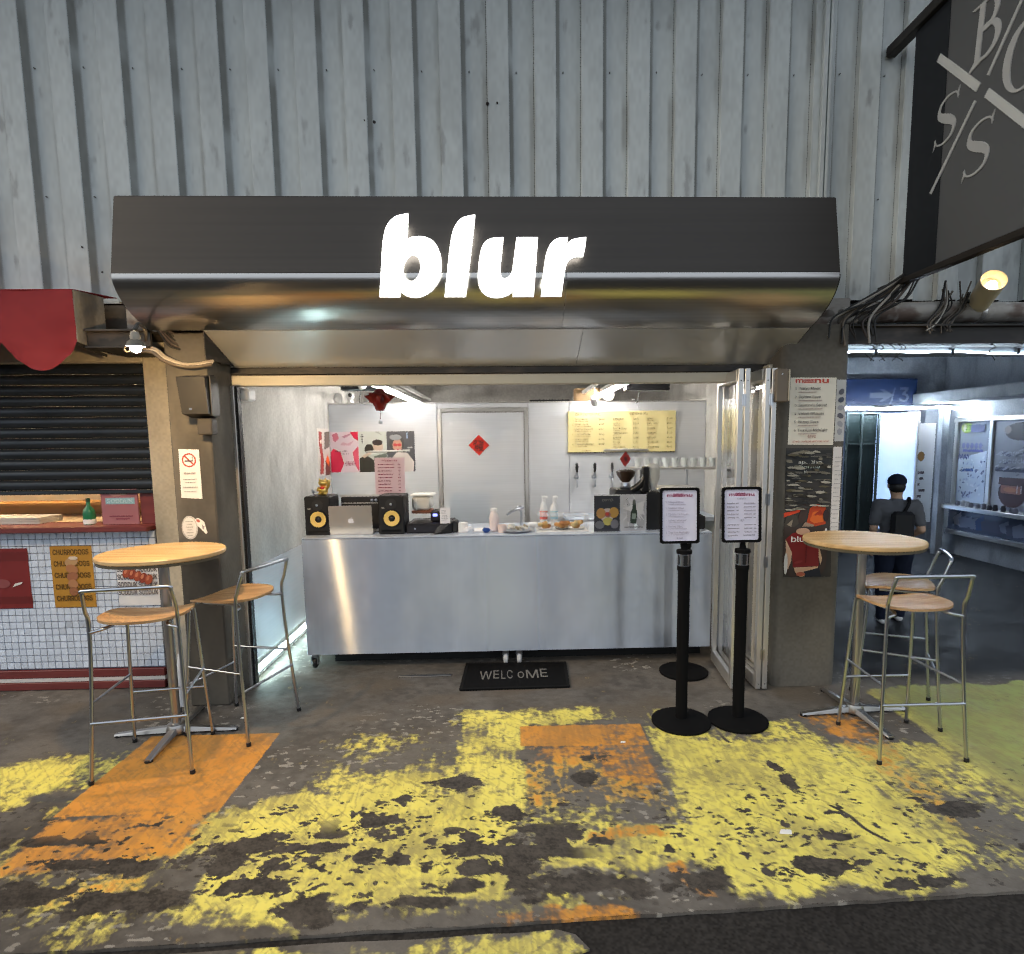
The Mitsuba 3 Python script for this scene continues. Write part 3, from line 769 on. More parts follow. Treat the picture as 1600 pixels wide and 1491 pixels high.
sheet('wall_poster', Fp(-1.229), R(0, 0, .278, hh), (.085, .085, .095), [
    (Polygon([(.06, 0), (.26, 0), (.27, .10), (.2, .19), (.1, .2), (.03, .12)]), (.68, .60, .56)), (E(.10, .29, .075, .095), (.07, .065, .065)), (E(.105, .265, .048, .065), (.62, .34, .25)), (E(.085, .27, .02, .016), (.55, .06, .06)), (E(.125, .27, .02, .016), (.55, .06, .06)),
    (E(.11, .222, .016, .007), (.45, .05, .06)), (E(.09, .345, .06, .03), (.3, .3, .31)), (R(.205, .235, .05, .014), (.6, .6, .6)), (R(.2, .33, .012, .06), (.4, .55, .75))], 'dark poster of a woman in red sunglasses on the back wall', 'poster')

# pink menu sheet hanging in front, white shelf edge above it
lines = []
for i in range(11):
    v = .318 - i * .0265
    lines.append((R(.025, v, .10 + .04 * rng.random(), .006), (.32, .07, .12)))
    lines.append((R(.185, v, .02, .006), (.32, .07, .12)))
lines.append((('t', 'menu', .06, .345, .016, .12), (.4, .05, .1)))
sheet('hanging_menu', frame((-1.075, 4.9, 1.15), *FRONT), R(0, 0, .238, .375), (.74, .56, .62), lines, 'translucent pink menu sheet standing above the right studio speaker', 'menu')
single('white_rod', tube([(-1.135, 4.9, 1.573), (-.793, 4.9, 1.580)], .0075, 8), 'white rod across the posters above the pink menu sheet', 'rod', smooth=True, col=(.85, .85, .84))

# ---------------------------------------------------------------- yellow menu board
mb = thing('menu_board', 'long yellow drinks menu board on the back wall', 'board')
bx0, bx1, bz0, bz1 = .603, 1.70, 1.525, 1.938
part(mb, 'board', bx(bx0, bx1, YP - .035, YP - .001, bz0, bz1, .003), 'mat_print', col=(.86, .74, .36))
part(mb, 'edge_trim', [bx(bx0 - .004, bx1 + .004, YP - .037, YP - .001, bz0 - .006, bz0 - .001)], 'dark_steel')
ly = []
BR = (.16, .09, .03)
ly.append((('t', 'DRAFT COCKTAIL', .075, .372, .022, .25), BR))
ly.append((('t', 'COFFEE & TEA', .62, .372, .022, .19), BR))
names = ['Tokyo Music', 'Golden Gaze', "Sombor's Secret", 'Velvet Whisper', 'Honey Gaze', 'Tropical Midnight']
for i, nme in enumerate(names):
    v = .325 - i * .05
    ly += [(('t', str(i + 1), .04, v, .015), BR), (('t', nme, .065, v, .017), BR), (R(.065, v - .014, .12 + .05 * rng.random(), .004), (.3, .18, .07)), (('t', '$390', .31, v - .002, .016), BR)]
for cx, its in ((.455, ['ESPRESSO', 'LATTE', 'FLAT WHITE', 'CAPPUCCINO', 'MOCHA', 'FILTER', 'COLD BREW']), (.80, ['CHAI', 'EARL GREY', 'OOLONG', 'JASMINE', 'MATCHA', 'HOUJICHA', 'LEMON TEA'])):
    for i, s in enumerate(its):
        v = .325 - i * .0475
        ly += [(('t', s, cx, v, .016), BR), (R(cx, v - .012, .07, .003), (.4, .28, .12)), (('t', '$' + str(120 + 10 * i), cx + .205, v, .016), BR)]
ly.append((R(.14, .018, .09, .005), (.3, .18, .07)))
m, c = printed(frame((bx0, YP - .0352, bz0), *FRONT), ly)
part(mb, 'lettering', m, 'mat_print', col=c)

# beer taps
for i, x in enumerate((.686, .868, 1.045)):
    k = thing('beer_tap', ['chrome beer tap with black handle, left of three on the back wall', 'middle one of the three chrome beer taps on the back wall', 'chrome beer tap with black handle, right of three on the back wall'][i], 'tap', 'beer taps on the back wall')
    part(k, 'handle', lathe([(0, 0), (.010, 0), (.016, .05), (.014, .085), (0, .10)], 14, (x, YP - .085, 1.325)), 'mat_gloss', smooth=35, col=BLACK)
    part(k, 'body', [put(lathe([(0, 0), (.024, 0), (.024, .006), (.012, .012), (.012, .075), (.017, .08), (.017, .10), (0, .105)], 16), frame((x, YP - .001, 1.275), (1, 0, 0), (0, 0, 1))), lathe([(0, -.01), (.012, -.01), (.012, .05), (0, .055)], 14, (x, YP - .085, 1.272))], 'chrome', smooth=35)
    part(k, 'spout', tube(curve([(x, YP - .085, 1.27), (x + .0, YP - .11, 1.235), (x, YP - .115, 1.175)], 5), [.010] * 5 + [.008] * 6, 10), 'chrome', smooth=True)

# ---------------------------------------------------------------- counter
CX0, CX1, CY0, CY1, CZ0, CZ1 = -1.485, 1.473, 4.315, 4.98, .112, .973
ct = thing('service_counter', 'long brushed steel service counter across the shop', 'counter')
for x0, x1 in ((CX0, CX1),):
    m = bx(x0, x1, CY0, CY0 + .03, CZ0, CZ1 - .012, .0012)
    part(ct, 'front_panel', m, 'counter_steel', uv=m.vertices[:, [0, 2]])
part(ct, 'side_panel', bx(CX0 + .001, CX0 + .03, CY0 + .031, CY1, CZ0, CZ1 - .012, .003), 'counter_diffuse')
part(ct, 'side_panel', bx(CX1 - .03, CX1 - .001, CY0 + .031, CY1, CZ0, CZ1 - .012, .003), 'counter_diffuse')
part(ct, 'worktop', bx(CX0, CX1, CY0 + .001, CY1, CZ1 - .010, CZ1, .003), 'counter_diffuse')
part(ct, 'back_panel', bx(CX0 + .03, CX1 - .03, CY1 - .02, CY1 - .001, .02, CZ1 - .015), 'dark_steel')
part(ct, 'plinth', bx(CX0 + .15, CX1 - .02, CY0 + .16, CY0 + .18, .004, CZ0 + .02), 'mat_matte', col=(.02, .02, .02))
for x in (CX0 + .04, -.045, .055):
    kk = part(ct, 'caster', [bx(x - .02, x + .02, CY0 + .02, CY0 + .07, .082, CZ0 - .001, .004), bx(x - .024, x - .019, CY0 + .02, CY0 + .065, .035, .09, .001), bx(x + .019, x + .024, CY0 + .02, CY0 + .065, .035, .09, .001)], 'chrome')
    scene[kk + '__wheel'] = ply(mv(rot(lathe([(0, -.016), (.03, -.016), (.038, -.009), (.038, .009), (.03, .016), (0, .016)], 18), 90, ax=(0, 1, 0)), x, CY0 + .045, .040), 'mat_satin', 35, col=(.55, .55, .55) if x > -1 else BLACK)

ZC = CZ1 + .0005
# studio speakers
for x0, lab in ((-1.495, 'black studio speaker with yellow cone, left of the laptop, gold cat on top'), (-.962, 'black studio speaker with yellow cone, right of the laptop')):
    k = thing('studio_speaker', lab, 'speaker', 'studio speakers on the counter')
    w, d, h, y = .185, .24, .285, 4.44
    part(k, 'cabinet', bx(x0, x0 + w, y, y + d, ZC, ZC + h, .008), 'mat_satin', col=(.014, .014, .015))
    F = lambda u, v: frame((x0 + u, y - .0005, ZC + v), *FRONT)
    kk = part(k, 'woofer', put(lathe([(.030, -.02), (.058, .004), (.062, .010), (.066, .010), (.068, 0.0), (.060, 0.0)], 32), F(w / 2 + .005, .118)), 'mat_satin', smooth=30, col=BLACK)
    scene[kk + '__cone'] = ply(put(lathe([(.024, .002), (.054, .0075), (.058, .0075), (.056, .002), (.024, .0005)], 32), F(w / 2 + .005, .118)), 'mat_satin', 30, col=(.78, .55, .17))
    scene[kk + '__dust_cap'] = ply(put(lathe([(.0, .018), (.014, .014), (.024, .003), (.0, .001)][::-1], 20), F(w / 2 + .005, .118)), 'mat_gloss', 40, col=BLACK)
    part(k, 'tweeter', put(lathe([(0, .001), (.040, .001), (.040, .003), (.012, .004), (.011, .009), (0, .012)], 24), F(w / 2 + .002, .222)), 'mat_satin', smooth=30, col=(.025, .025, .026))
    part(k, 'dome', put(lathe([(0, .0125), (.010, .013), (.007, .017), (0, .019)], 14), F(w / 2 + .002, .222)), 'chrome', smooth=40)
    part(k, 'port', bx(x0 + .02, x0 + w - .02, y - .003, y + .001, ZC + .012, ZC + .034, .002), 'mat_gloss', col=(.004, .004, .004))
    part(k, 'badge', put(ext(RR(-.011, -.004, .022, .008, .002), .0015), F(.035, .195)), 'mat_satin', col=(.35, .35, .33))

# laptop, lid towards us with a bitten apple emblem
lp = thing('laptop', 'open silver laptop with glowing emblem lid facing out on the counter', 'laptop')
x0, x1 = -1.318, -1.005
part(lp, 'base', bx(x0, x1, 4.44, 4.66, ZC, ZC + .014, .004), 'aluminium')
Fl = frame(((x0 + x1) / 2, 4.440, ZC + .012), (1, 0, 0), (0, -.10, 1))
part(lp, 'lid', ext(RR(-.156, 0, .312, .205, .008), .006, Fl @ trimesh.transformations.translation_matrix([0, 0, -.006])), 'aluminium')
ap = unary_union([E(-.0085, .0, .013, .016), E(.0085, .0, .013, .016)]).difference(E(.024, .003, .0095)).difference(E(0, .0175, .006, .004))
ap = unary_union([ap, affinity.rotate(E(.004, .0225, .0075, .0032), 40, origin=(.004, .0225))])
part(lp, 'emblem', ext(affinity.translate(ap, .002, .092), .0012, Fl), 'mat_gloss', col=(.8, .82, .9))
part(lp, 'cable', tube(curve([(x1 - .01, 4.5, ZC + .008), (x1 + .02, 4.47, ZC + .02), (x1 + .03, 4.52, ZC + .008), (x1 + .045, 4.45, ZC + .03), (x1 + .03, 4.55, ZC + .05)]), .003, 6), col=BLACK, smooth=True)

# gold beckoning cat figurine on the left speaker
gc = thing('cat_figurine', 'golden cat figurine with raised paw on the left speaker', 'figurine')
gx, gy, gz = -1.385, 4.55, ZC + .286
sm = trimesh.creation.icosphere(subdivisions=3)



part(gc, 'body', [ellip((gx, gy, gz + .036), (.034, .028, .038)), ellip((gx - .02, gy - .02, gz + .012), (.014, .018, .012), 2), ellip((gx + .02, gy - .02, gz + .012), (.014, .018, .012), 2)], 'gold', smooth=True)
part(gc, 'head', [ellip((gx, gy - .004, gz + .09), (.033, .026, .026))], 'gold', smooth=True)
for s in (-1, 1):
    part(gc, 'ear', hull([(gx + s * .029, gy, gz + .100), (gx + s * .010, gy, gz + .112), (gx + s * .026, gy - .006, gz + .134), (gx + s * .022, gy + .010, gz + .105), (gx + s * .02, gy - .014, gz + .104)]), 'gold')
part(gc, 'raised_paw', tube([(gx + .028, gy - .01, gz + .045), (gx + .045, gy - .014, gz + .075), (gx + .047, gy - .016, gz + .115)], [.010, .011, .013], 10), 'gold', smooth=True)
part(gc, 'lowered_paw', tube([(gx - .028, gy - .012, gz + .055), (gx - .030, gy - .03, gz + .035)], [.010, .011], 10), 'gold', smooth=True)
part(gc, 'bib', ellip((gx, gy - .022, gz + .055), (.018, .010, .012), 2), 'mat_gloss', smooth=True, col=(.5, .02, .02))
single('glass_ornament', [ellip((gx - .075, gy, gz + .03), (.012, .012, .014), 2), lathe([(0, 0), (.012, 0), (.004, .006), (.004, .02), (0, .02)], 12, (gx - .075, gy, gz))], 'small silver ornament left of the gold cat', 'ornament', 'chrome', smooth=40)

# record player / rack behind the laptop
k = thing('audio_mixer', 'black mixer case with silver rim behind the laptop', 'mixer')
part(k, 'case', bx(-1.30, -.985, 4.70, 4.93, ZC, ZC + .255, .006), 'mat_satin', col=(.02, .02, .022))
part(k, 'rail', [bx(-1.305, -.98, 4.69, 4.70, ZC + .258, ZC + .275, .002), bx(-1.305, -.98, 4.69, 4.70, ZC + .205, ZC + .213, .002)], 'aluminium')
part(k, 'knob', [put(lathe([(0, 0), (.012, 0), (.01, .02), (0, .022)], 12), frame((-1.06 + i * .03, 4.70, ZC + .23), *FRONT)) for i in range(2)], 'chrome', smooth=35)

# cream toaster, black cash box and printer, note stand
k = thing('cream_toaster', 'cream rounded box appliance with white lid right of the speaker', 'appliance')
part(k, 'body', bx(-.742, -.60, 4.60, 4.78, ZC + .155, ZC + .262, .018), 'mat_gloss', smooth=40, col=(.66, .63, .56))
part(k, 'lid', bx(-.752, -.575, 4.59, 4.79, ZC + .264, ZC + .277, .004), col=(.85, .85, .8))
part(k, 'base', bx(-.745, -.597, 4.598, 4.782, ZC + .131, ZC + .153, .005), col=(.22, .08, .04))
part(k, 'strap', bx(-.712, -.70, 4.597, 4.60, ZC + .156, ZC + .255, .001), col=(.75, .73, .68))
k = thing('cash_drawer', 'black cash drawer on the counter under the cream appliance', 'cash drawer')
part(k, 'case', bx(-.765, -.43, 4.46, 4.80, ZC, ZC + .072, .006), 'mat_satin', col=(.012, .012, .016))
part(k, 'drawer_front', bx(-.75, -.445, 4.453, 4.459, ZC + .01, ZC + .058, .003), 'mat_satin', col=(.016, .016, .022))
part(k, 'lock', put(lathe([(0, 0), (.008, 0), (.007, .004), (0, .005)], 12), frame((-.70, 4.453, ZC + .035), *FRONT)), 'chrome')
k = thing('receipt_printer', 'small black printer with blue light on the cash drawer', 'printer')
part(k, 'body', bx(-.595, -.50, 4.55, 4.75, ZC + .0735, ZC + .15, .01), 'mat_satin', col=(.014, .014, .018))
scene[k + '__light'] = ply(bx(-.578, -.545, 4.546, 4.5495, ZC + .115, ZC + .135), 'mat_gloss', col=(.1, .1, .5), emitter=lit((.25, .3, 1.), 1.2, .05))
k = thing('note_holder', 'white paper note on a black holder beside the cash drawer', 'note')
part(k, 'paper', ext(R(0, 0, .074, .115), .0015, frame((-.512, 4.43, ZC + .075), (1, .05, 0), (0, .15, 1))), 'mat_print', col=(.72, .71, .74))
m, c = printed(frame((-.512, 4.4285, ZC + .075), (1, .05, 0), (0, .15, 1)), [(R(.01, .095 - i * .012, .03 + .02 * rng.random(), .003), (.3, .3, .33)) for i in range(7)])
part(k, 'print', m, 'mat_print', col=c)
part(k, 'stand', [hull([(-.56, 4.40, ZC + .004), (-.50, 4.40, ZC + .02), (-.45, 4.45, ZC + .07), (-.52, 4.46, ZC + .06), (-.545, 4.46, ZC), (-.43, 4.46, ZC), (-.43, 4.5, ZC + .06), (-.55, 4.39, ZC - .02 + .021)])], 'mat_satin', col=BLACK)
single('card_reader', bx(-.428, -.388, 4.47, 4.58, ZC, ZC + .085, .006), 'black card terminal beside the napkin box', 'card reader', col=(.02, .02, .02))
k = thing('napkin_box', 'white cube tissue box on the counter left of centre', 'box')
part(k, 'box', bx(-.382, -.315, 4.45, 4.53, ZC, ZC + .072, .004), col=(.7, .7, .7))
part(k, 'tissue', mv(blob(.028, 4, .6, 2, (1, .9, .7)), -.305, 4.46, ZC + .03), 'mat_matte', col=(.8, .8, .8))
single('paper_stack', [rot(bx(-.27, -.13, 4.46, 4.60, ZC + i * .004, ZC + .0035 + i * .004), 7 * i - 10, (-.2, 4.53, 0)) for i in range(4)], 'loose stack of white paper bags on the counter', 'paper', 'mat_matte', col=(.78, .77, .76))
k = thing('milk_bottle', 'clear plastic bottle with pale pink drink on the counter', 'bottle')
part(k, 'body', lathe([(0, 0), (.032, 0), (.036, .01), (.036, .10), (.030, .125), (.022, .14), (.022, .15), (0, .15)], 22, (-.118, 4.52, ZC)), 'mat_gloss', smooth=35, col=(.72, .62, .60))
part(k, 'cap', lathe([(0, .151), (.024, .151), (.026, .155), (.026, .172), (0, .174)], 20, (-.118, 4.52, ZC)), 'mat_satin', smooth=35, col=(.8, .78, .76))
single('blue_cloth', mv(blob(.026, 3, .5, 2, (1.1, .8, .75)), -.175, 4.45, ZC + .018), 'small crumpled blue cloth before the pink bottle', 'cloth', 'mat_matte', col=(.03, .07, .24))
single('pink_cup', lathe([(0, 0), (.028, 0), (.036, .055), (.033, .055), (.026, .006), (0, .006)], 20, (-.058, 4.45, ZC)), 'short pale pink paper cup on the counter', 'cup', smooth=35, col=(.72, .58, .52))
k = thing('kitchen_faucet', 'chrome faucet head rising behind the counter', 'faucet')
part(k, 'spout', tube(curve([(.09, 4.80, ZC + .0), (.092, 4.80, ZC + .10), (.08, 4.77, ZC + .135), (.03, 4.72, ZC + .13), (-.02, 4.68, ZC + .105)], 6), .010, 10), 'chrome', smooth=True)
part(k, 'handle', [ellip((.085, 4.79, ZC + .145), (.03, .02, .018), 2)], 'chrome', smooth=True)
k = thing('tray_of_trinkets', 'cluttered tray of small packets beside the pastry case', 'tray')
part(k, 'tray', lathe([(0, 0), (.10, 0), (.12, .012), (.115, .014), (.098, .004), (0, .004)], 24, (.045, 4.48, ZC)), 'chrome', smooth=35)
for i in range(14):
    a, r = rng.random() * 6.28, .09 * rng.random() ** .5
    part(k, 'packet', mv(rot(bx(-.022, .022, -.012, .012, 0, .012 + .01 * rng.random(), .003), rng.random() * 180, ax=(.3, .2, 1)), .045 + r * math.cos(a), 4.48 + r * math.sin(a) * .8, ZC + .018 + .022 * rng.random()), col=rng.choice([(.72, .68, .6), (.65, .6, .5), (.45, .3, .15), (.6, .62, .6), (.2, .16, .1), (.75, .74, .72)]))
for i, (x, h) in enumerate(((.135, .05), (.155, .045), (.118, .06))):
    pass
k = thing('white_flowers', 'little white flowers in a pot beside the pastry case', 'flowers')
part(k, 'pot', lathe([(0, 0), (.016, 0), (.02, .03), (.017, .03), (.014, .004), (0, .004)], 14, (.168, 4.46, ZC)), col=(.5, .5, .5), smooth=35)
for i in range(7):
    part(k, 'flower', mv(blob(.012, i, .3, 1), .168 + .028 * math.cos(i * 2.4), 4.46 + .018 * math.sin(i * 2.4), ZC + .042 + .008 * (i % 3)), 'mat_matte', col=(.82, .82, .8))

# pastry case
pc = thing('pastry_case', 'low glass case of pastries on the counter', 'display case')
px0, px1, py0, py1, pz = .205, .578, 4.42, 4.66, ZC + .118
for b in (bx(px0, px1, py0, py0 + .002, ZC + .006, pz), bx(px0, px1, py1, py1 + .002, ZC + .006, pz), bx(px0, px0 + .002, py0 + .003, py1 - .001, ZC + .006, pz), bx(px1 - .002, px1, py0 + .003, py1 - .001, ZC + .006, pz), bx(px0, px1, py0, py1 + .002, pz + .0005, pz + .0025)):
    pass
for o, u, v, w, h in (((px0, py0, ZC + .006), (1, 0, 0), (0, 0, 1), px1 - px0, .112), ((px0, py0, pz), (1, 0, 0), (0, 1, 0), px1 - px0, py1 - py0), ((px1, py0, ZC + .006), (0, 1, 0), (0, 0, 1), py1 - py0, .112)):
    F = frame(o, u, v)
    part(pc, 'pane', put(trimesh.Trimesh([(0, 0, 0), (w, 0, 0), (w, h, 0), (0, h, 0)], [(0, 1, 2), (0, 2, 3)], process=False), F), 'glass')
part(pc, 'edge', [tube([(a, b, pz), (c, d, pz)], .0022, 6) for a, b, c, d in ((px0, py0, px1, py0), (px0, py1, px1, py1), (px0, py0, px0, py1), (px1, py0, px1, py1))] + [tube([(a, b, ZC + .004), (a, b, pz)], .0018, 6) for a in (px0, px1) for b in (py0, py1)], 'aluminium')
part(pc, 'board', bx(px0 - .005, px1 + .005, py0 - .005, py1 + .005, ZC, ZC + .005, .001), 'mat_satin', col=(.7, .7, .68))
for j, (tx, tw) in enumerate(((.265, .06), (.395, .055), (.50, .065))):
    part(pc, 'plate', lathe([(0, 0), (tw * .8, 0), (tw, .010), (tw * .96, .012), (tw * .75, .004), (0, .004)], 22, (tx, 4.53, ZC + .007)), 'mat_gloss', smooth=35, col=((.7, .7, .68), (.12, .11, .1), (.7, .7, .66))[j])
cols = [(.55, .27, .08), (.48, .22, .07), (.62, .38, .14), (.36, .15, .05), (.66, .5, .24)]
for j, (tx, num) in enumerate(((.265, 5), (.395, 6), (.495, 9))):
    for i in range(num):
        a = i * 2.4
        r = .034 * (i / num) ** .5
        part(pc, 'pastry', mv(rot(blob(.027, i + 9 * j, .35, 2, (1.15, .7, .62)), rng.random() * 180), tx + 1.2 * r * math.cos(a), 4.51 + r * math.sin(a), ZC + .032 + .013 * (i % 3)), 'mat_satin', smooth=True, col=cols[(i + j) % 5])
# spray bottles behind the case
for x, c, lab in ((.268, (.60, .12, .10), 'white spray bottle with red label behind the pastry case'), (.352, (.35, .55, .66), 'white spray bottle with blue label behind the pastry case')):
    k = thing('spray_bottle', lab, 'spray bottle', 'spray bottles behind the pastry case')
    y = 4.76
    part(k, 'body', lathe([(0, 0), (.028, 0), (.03, .008), (.03, .11), (.024, .14), (.012, .165), (.012, .178), (0, .178)], 20, (x, y, ZC + .02)), 'mat_gloss', smooth=35, col=(.78, .78, .78))
    part(k, 'label', lathe([(.0302, .035), (.0306, .035), (.0306, .10), (.0302, .10)], 20, (x, y, ZC + .02)), 'mat_print', smooth=30, col=c)
    part(k, 'trigger_head', [bx(x - .012, x + .03, y - .011, y + .011, ZC + .215, ZC + .238, .005), hull([(x + .028, y - .007, ZC + .218), (x + .028, y + .007, ZC + .234), (x + .036, y, ZC + .226), (x + .028, y + .007, ZC + .218), (x + .028, y - .007, ZC + .234)]), bx(x - .012, x + .012, y - .012, y + .012, ZC + .199, ZC + .214, .003), bx(x + .014, x + .02, y - .006, y + .006, ZC + .18, ZC + .216, .002)], col=(.82, .82, .82))
single('counter_stand_base', bx(.15, .50, 4.70, 4.86, ZC, ZC + .018, .004), 'white riser under the spray bottles', 'riser', col=(.7, .7, .7))

# coffee corner: photo boards, grinder, machine
k = thing('photo_board', 'dark framed print of round citrus slices on the counter', 'print board')
Fb = frame((.622, 4.42, ZC), *FRONT)
part(k, 'panel', ext(R(0, 0, .188, .272), .008, Fb), 'mat_print', col=(.03, .032, .04))
m, c = printed(Fb @ trimesh.transformations.translation_matrix([0, 0, .008]), [(R(.0, .264, .188, .008), (.55, .55, .55)), (E(.095, .12, .05, .052), (.42, .36, .36)), (E(.05, .135, .034, .04), (.34, .19, .07)), (E(.145, .14, .036, .04), (.36, .21, .06)), (E(.10, .075, .036, .03), (.36, .33, .10)), (E(.10, .125, .022, .02), (.22, .10, .09)), (E(.04, .05, .035, .03), (.12, .125, .14)), (E(.15, .055, .03, .035), (.13, .13, .15)), (E(.095, .13, .014), (.36, .05, .04)), (('t', 'COFFEE', .055, .225, .016), (.22, .22, .2))])
part(k, 'print', m, 'mat_print', col=c)
k = thing('photo_board', 'grey print of a dark bottle leaning beside the citrus print', 'print board')
Fb = frame((.814, 4.425, ZC), *FRONT)
part(k, 'panel', ext(R(0, 0, .196, .272), .008, Fb), 'mat_print', col=(.42, .42, .44))
lay = [(Polygon([(.02 + .16 * rng.random(), .02 + .24 * rng.random()) for _ in range(3)]).buffer(.003), rng.choice([(.52, .52, .54), (.34, .34, .36), (.47, .47, .5)])) for _ in range(16)]
lay += [(Polygon([(.075, .06), (.118, .055), (.126, .14), (.118, .165), (.112, .225), (.092, .226), (.09, .17), (.076, .14)]), (.03, .045, .035)), (Polygon([(.085, .09), (.115, .088), (.118, .13), (.088, .132)]), (.18, .22, .2)), (E(.115, .035, .014, .022), (.66, .72, .74)), (R(.03, .025, .14, .01), (.2, .2, .21)), (E(.102, .215, .011, .02), (.10, .11, .1))]
m, c = printed(Fb @ trimesh.transformations.translation_matrix([0, 0, .008]), lay)
part(k, 'print', m, 'mat_print', col=c)
k = thing('coffee_grinder', 'coffee grinder with clear wide bean hopper on the counter', 'coffee grinder')
hx, hy = .905, 4.68
part(k, 'body', bx(.80, 1.01, 4.56, 4.82, ZC, ZC + .295, .012), 'mat_satin', col=(.022, .022, .024))
part(k, 'collar', lathe([(0, 0), (.045, 0), (.05, .01), (.038, .02), (.036, .045), (0, .045)], 24, (hx, hy, ZC + .296)), 'chrome', smooth=35)
part(k, 'beans', mv(lathe([(0, .005), (.03, .005), (.066, .055), (.075, .085), (.05, .098), (0, .102)], 24), hx, hy, ZC + .342), 'mat_satin', smooth=30, col=(.045, .022, .010))
ho = lathe([(.034, 0), (.080, .07), (.16, .13), (.17, .24)], 32, (hx, hy, ZC + .343))
part(k, 'hopper', ho, 'glass', smooth=40)
part(k, 'hopper_lid', lathe([(0, .243), (.172, .241), (.174, .249), (.168, .257), (0, .262)], 32, (hx, hy, ZC + .343)), 'mat_satin', smooth=35, col=(.34, .32, .27))
part(k, 'spout', [tube(curve([(hx + .03, 4.57, ZC + .29), (hx + .09, 4.54, ZC + .34), (hx + .12, 4.53, ZC + .40)], 4), .026, 12), bx(hx + .10, hx + .145, 4.50, 4.58, ZC + .28, ZC + .47, .008)], 'mat_gloss', smooth=35, col=BLACK)
part(k, 'chute', lathe([(0, 0), (.02, 0), (.05, .09), (.052, .17), (.03, .2), (0, .2)], 18, (hx + .185, 4.56, ZC + .29)), 'mat_gloss', smooth=35, col=(.55, .54, .5))
Fg = frame((hx - .03, hy - .150, ZC + .343 + .185), (1, 0, 0), (0, .0, 1))
sheet('red_paper_diamond', Fg, Polygon([(-.045, 0), (-.005, -.06), (.04, .0), (.0, .06)]), (.35, .02, .015), [(E(0, 0, .012, .02, 20), (.1, .01, .01))], 'small dark red paper diamond on the clear bean hopper', 'sign', thick=.001)
k = thing('espresso_machine', 'black and steel espresso machine at the right end of the counter', 'coffee machine')
part(k, 'side', bx(1.022, 1.125, 4.46, 4.9, ZC, ZC + .28, .006), 'mat_satin', col=(.012, .012, .013))
part(k, 'body', bx(1.13, 1.46, 4.56, 4.93, ZC + .12, ZC + .30, .01), 'aluminium')
part(k, 'drip_tray', bx(1.127, 1.465, 4.45, 4.92, ZC, ZC + .10, .008), 'mat_satin', col=(.016, .016, .018))
part(k, 'group_head', [lathe([(0, 0), (.035, 0), (.035, .05), (.028, .06), (0, .06)], 20, (x, 4.54, ZC + .20)) for x in (1.22, 1.37)], 'chrome', smooth=35)
part(k, 'steam_wand', tube(curve([(1.16, 4.5, ZC + .27), (1.15, 4.47, ZC + .18), (1.155, 4.46, ZC + .09)], 5), .005, 8), 'chrome', smooth=True)
k = thing('cup_shelf', 'slim wall shelf of glasses behind the coffee machine', 'shelf')
part(k, 'board', bx(1.10, XW1 - .003, 5.35, 5.62, 1.378, 1.398, .003), 'aluminium')
part(k, 'post', [tube([(1.13, 5.4, .9), (1.13, 5.4, 1.377)], .01, 8), tube([(1.6, 5.4, .9), (1.6, 5.4, 1.377)], .01, 8)], 'chrome', smooth=True)
for i in range(9):
    part(k, 'glass', lathe([(0, 0), (.026, 0), (.032, .08), (.030, .08), (.024, .004), (0, .004)], 16, (1.17 + i * .085, 5.47, 1.3985)), 'mat_gloss', smooth=35, col=(.62, .66, .66))
part(k, 'bracket', bx(1.18, 1.24, 5.38, 5.44, 1.30, 1.377, .004), col=(.08, .08, .09))
single('back_worktop', bx(.55, XW1 - .003, 5.72, YP - .002, .86, .90, .004), 'steel worktop along the back wall under the taps', 'worktop', 'counter_diffuse')
for i, (x, c, h) in enumerate(((1.42, (.75, .55, .15), .20), (1.62, (.35, .55, .6), .16), (1.75, (.1, .5, .5), .13))):
    k = thing('storage_jar', ['amber storage jar on the back worktop', 'pale blue storage jar on the back worktop', 'teal storage jar on the back worktop'][i], 'jar')
    part(k, 'body', lathe([(0, 0), (.06, 0), (.066, .01), (.066, h - .03), (.05, h), (0, h)], 20, (x, 5.95, .9005)), 'mat_gloss', smooth=35, col=c)
    part(k, 'lid', lathe([(0, h + .001), (.053, h + .001), (.053, h + .03), (0, h + .032)], 20, (x, 5.95, .9005)), 'mat_satin', smooth=35, col=(.5, .5, .5))
k = thing('interior_window', 'narrow framed window on the right shop wall', 'window')
part(k, 'frame', [bx(XW1 - .03, XW1 - .001, y0, y1, 1.30, 2.0, .004) for y0, y1 in ((5.1, 5.15), (5.75, 5.8))] + [bx(XW1 - .03, XW1 - .001, 5.151, 5.749, z0, z1, .004) for z0, z1 in ((1.30, 1.35), (1.95, 2.0))], 'aluminium')
part(k, 'pane', bx(XW1 - .012, XW1 - .002, 5.151, 5.749, 1.351, 1.949), 'mat_gloss', col=(.07, .08, .085))
single('air_duct', bx(1.45, XW1 - .004, 4.6, 6.9, 2.26, 2.52, .02), 'pale boxed duct along the right side under the shop ceiling', 'duct', 'render_wall')

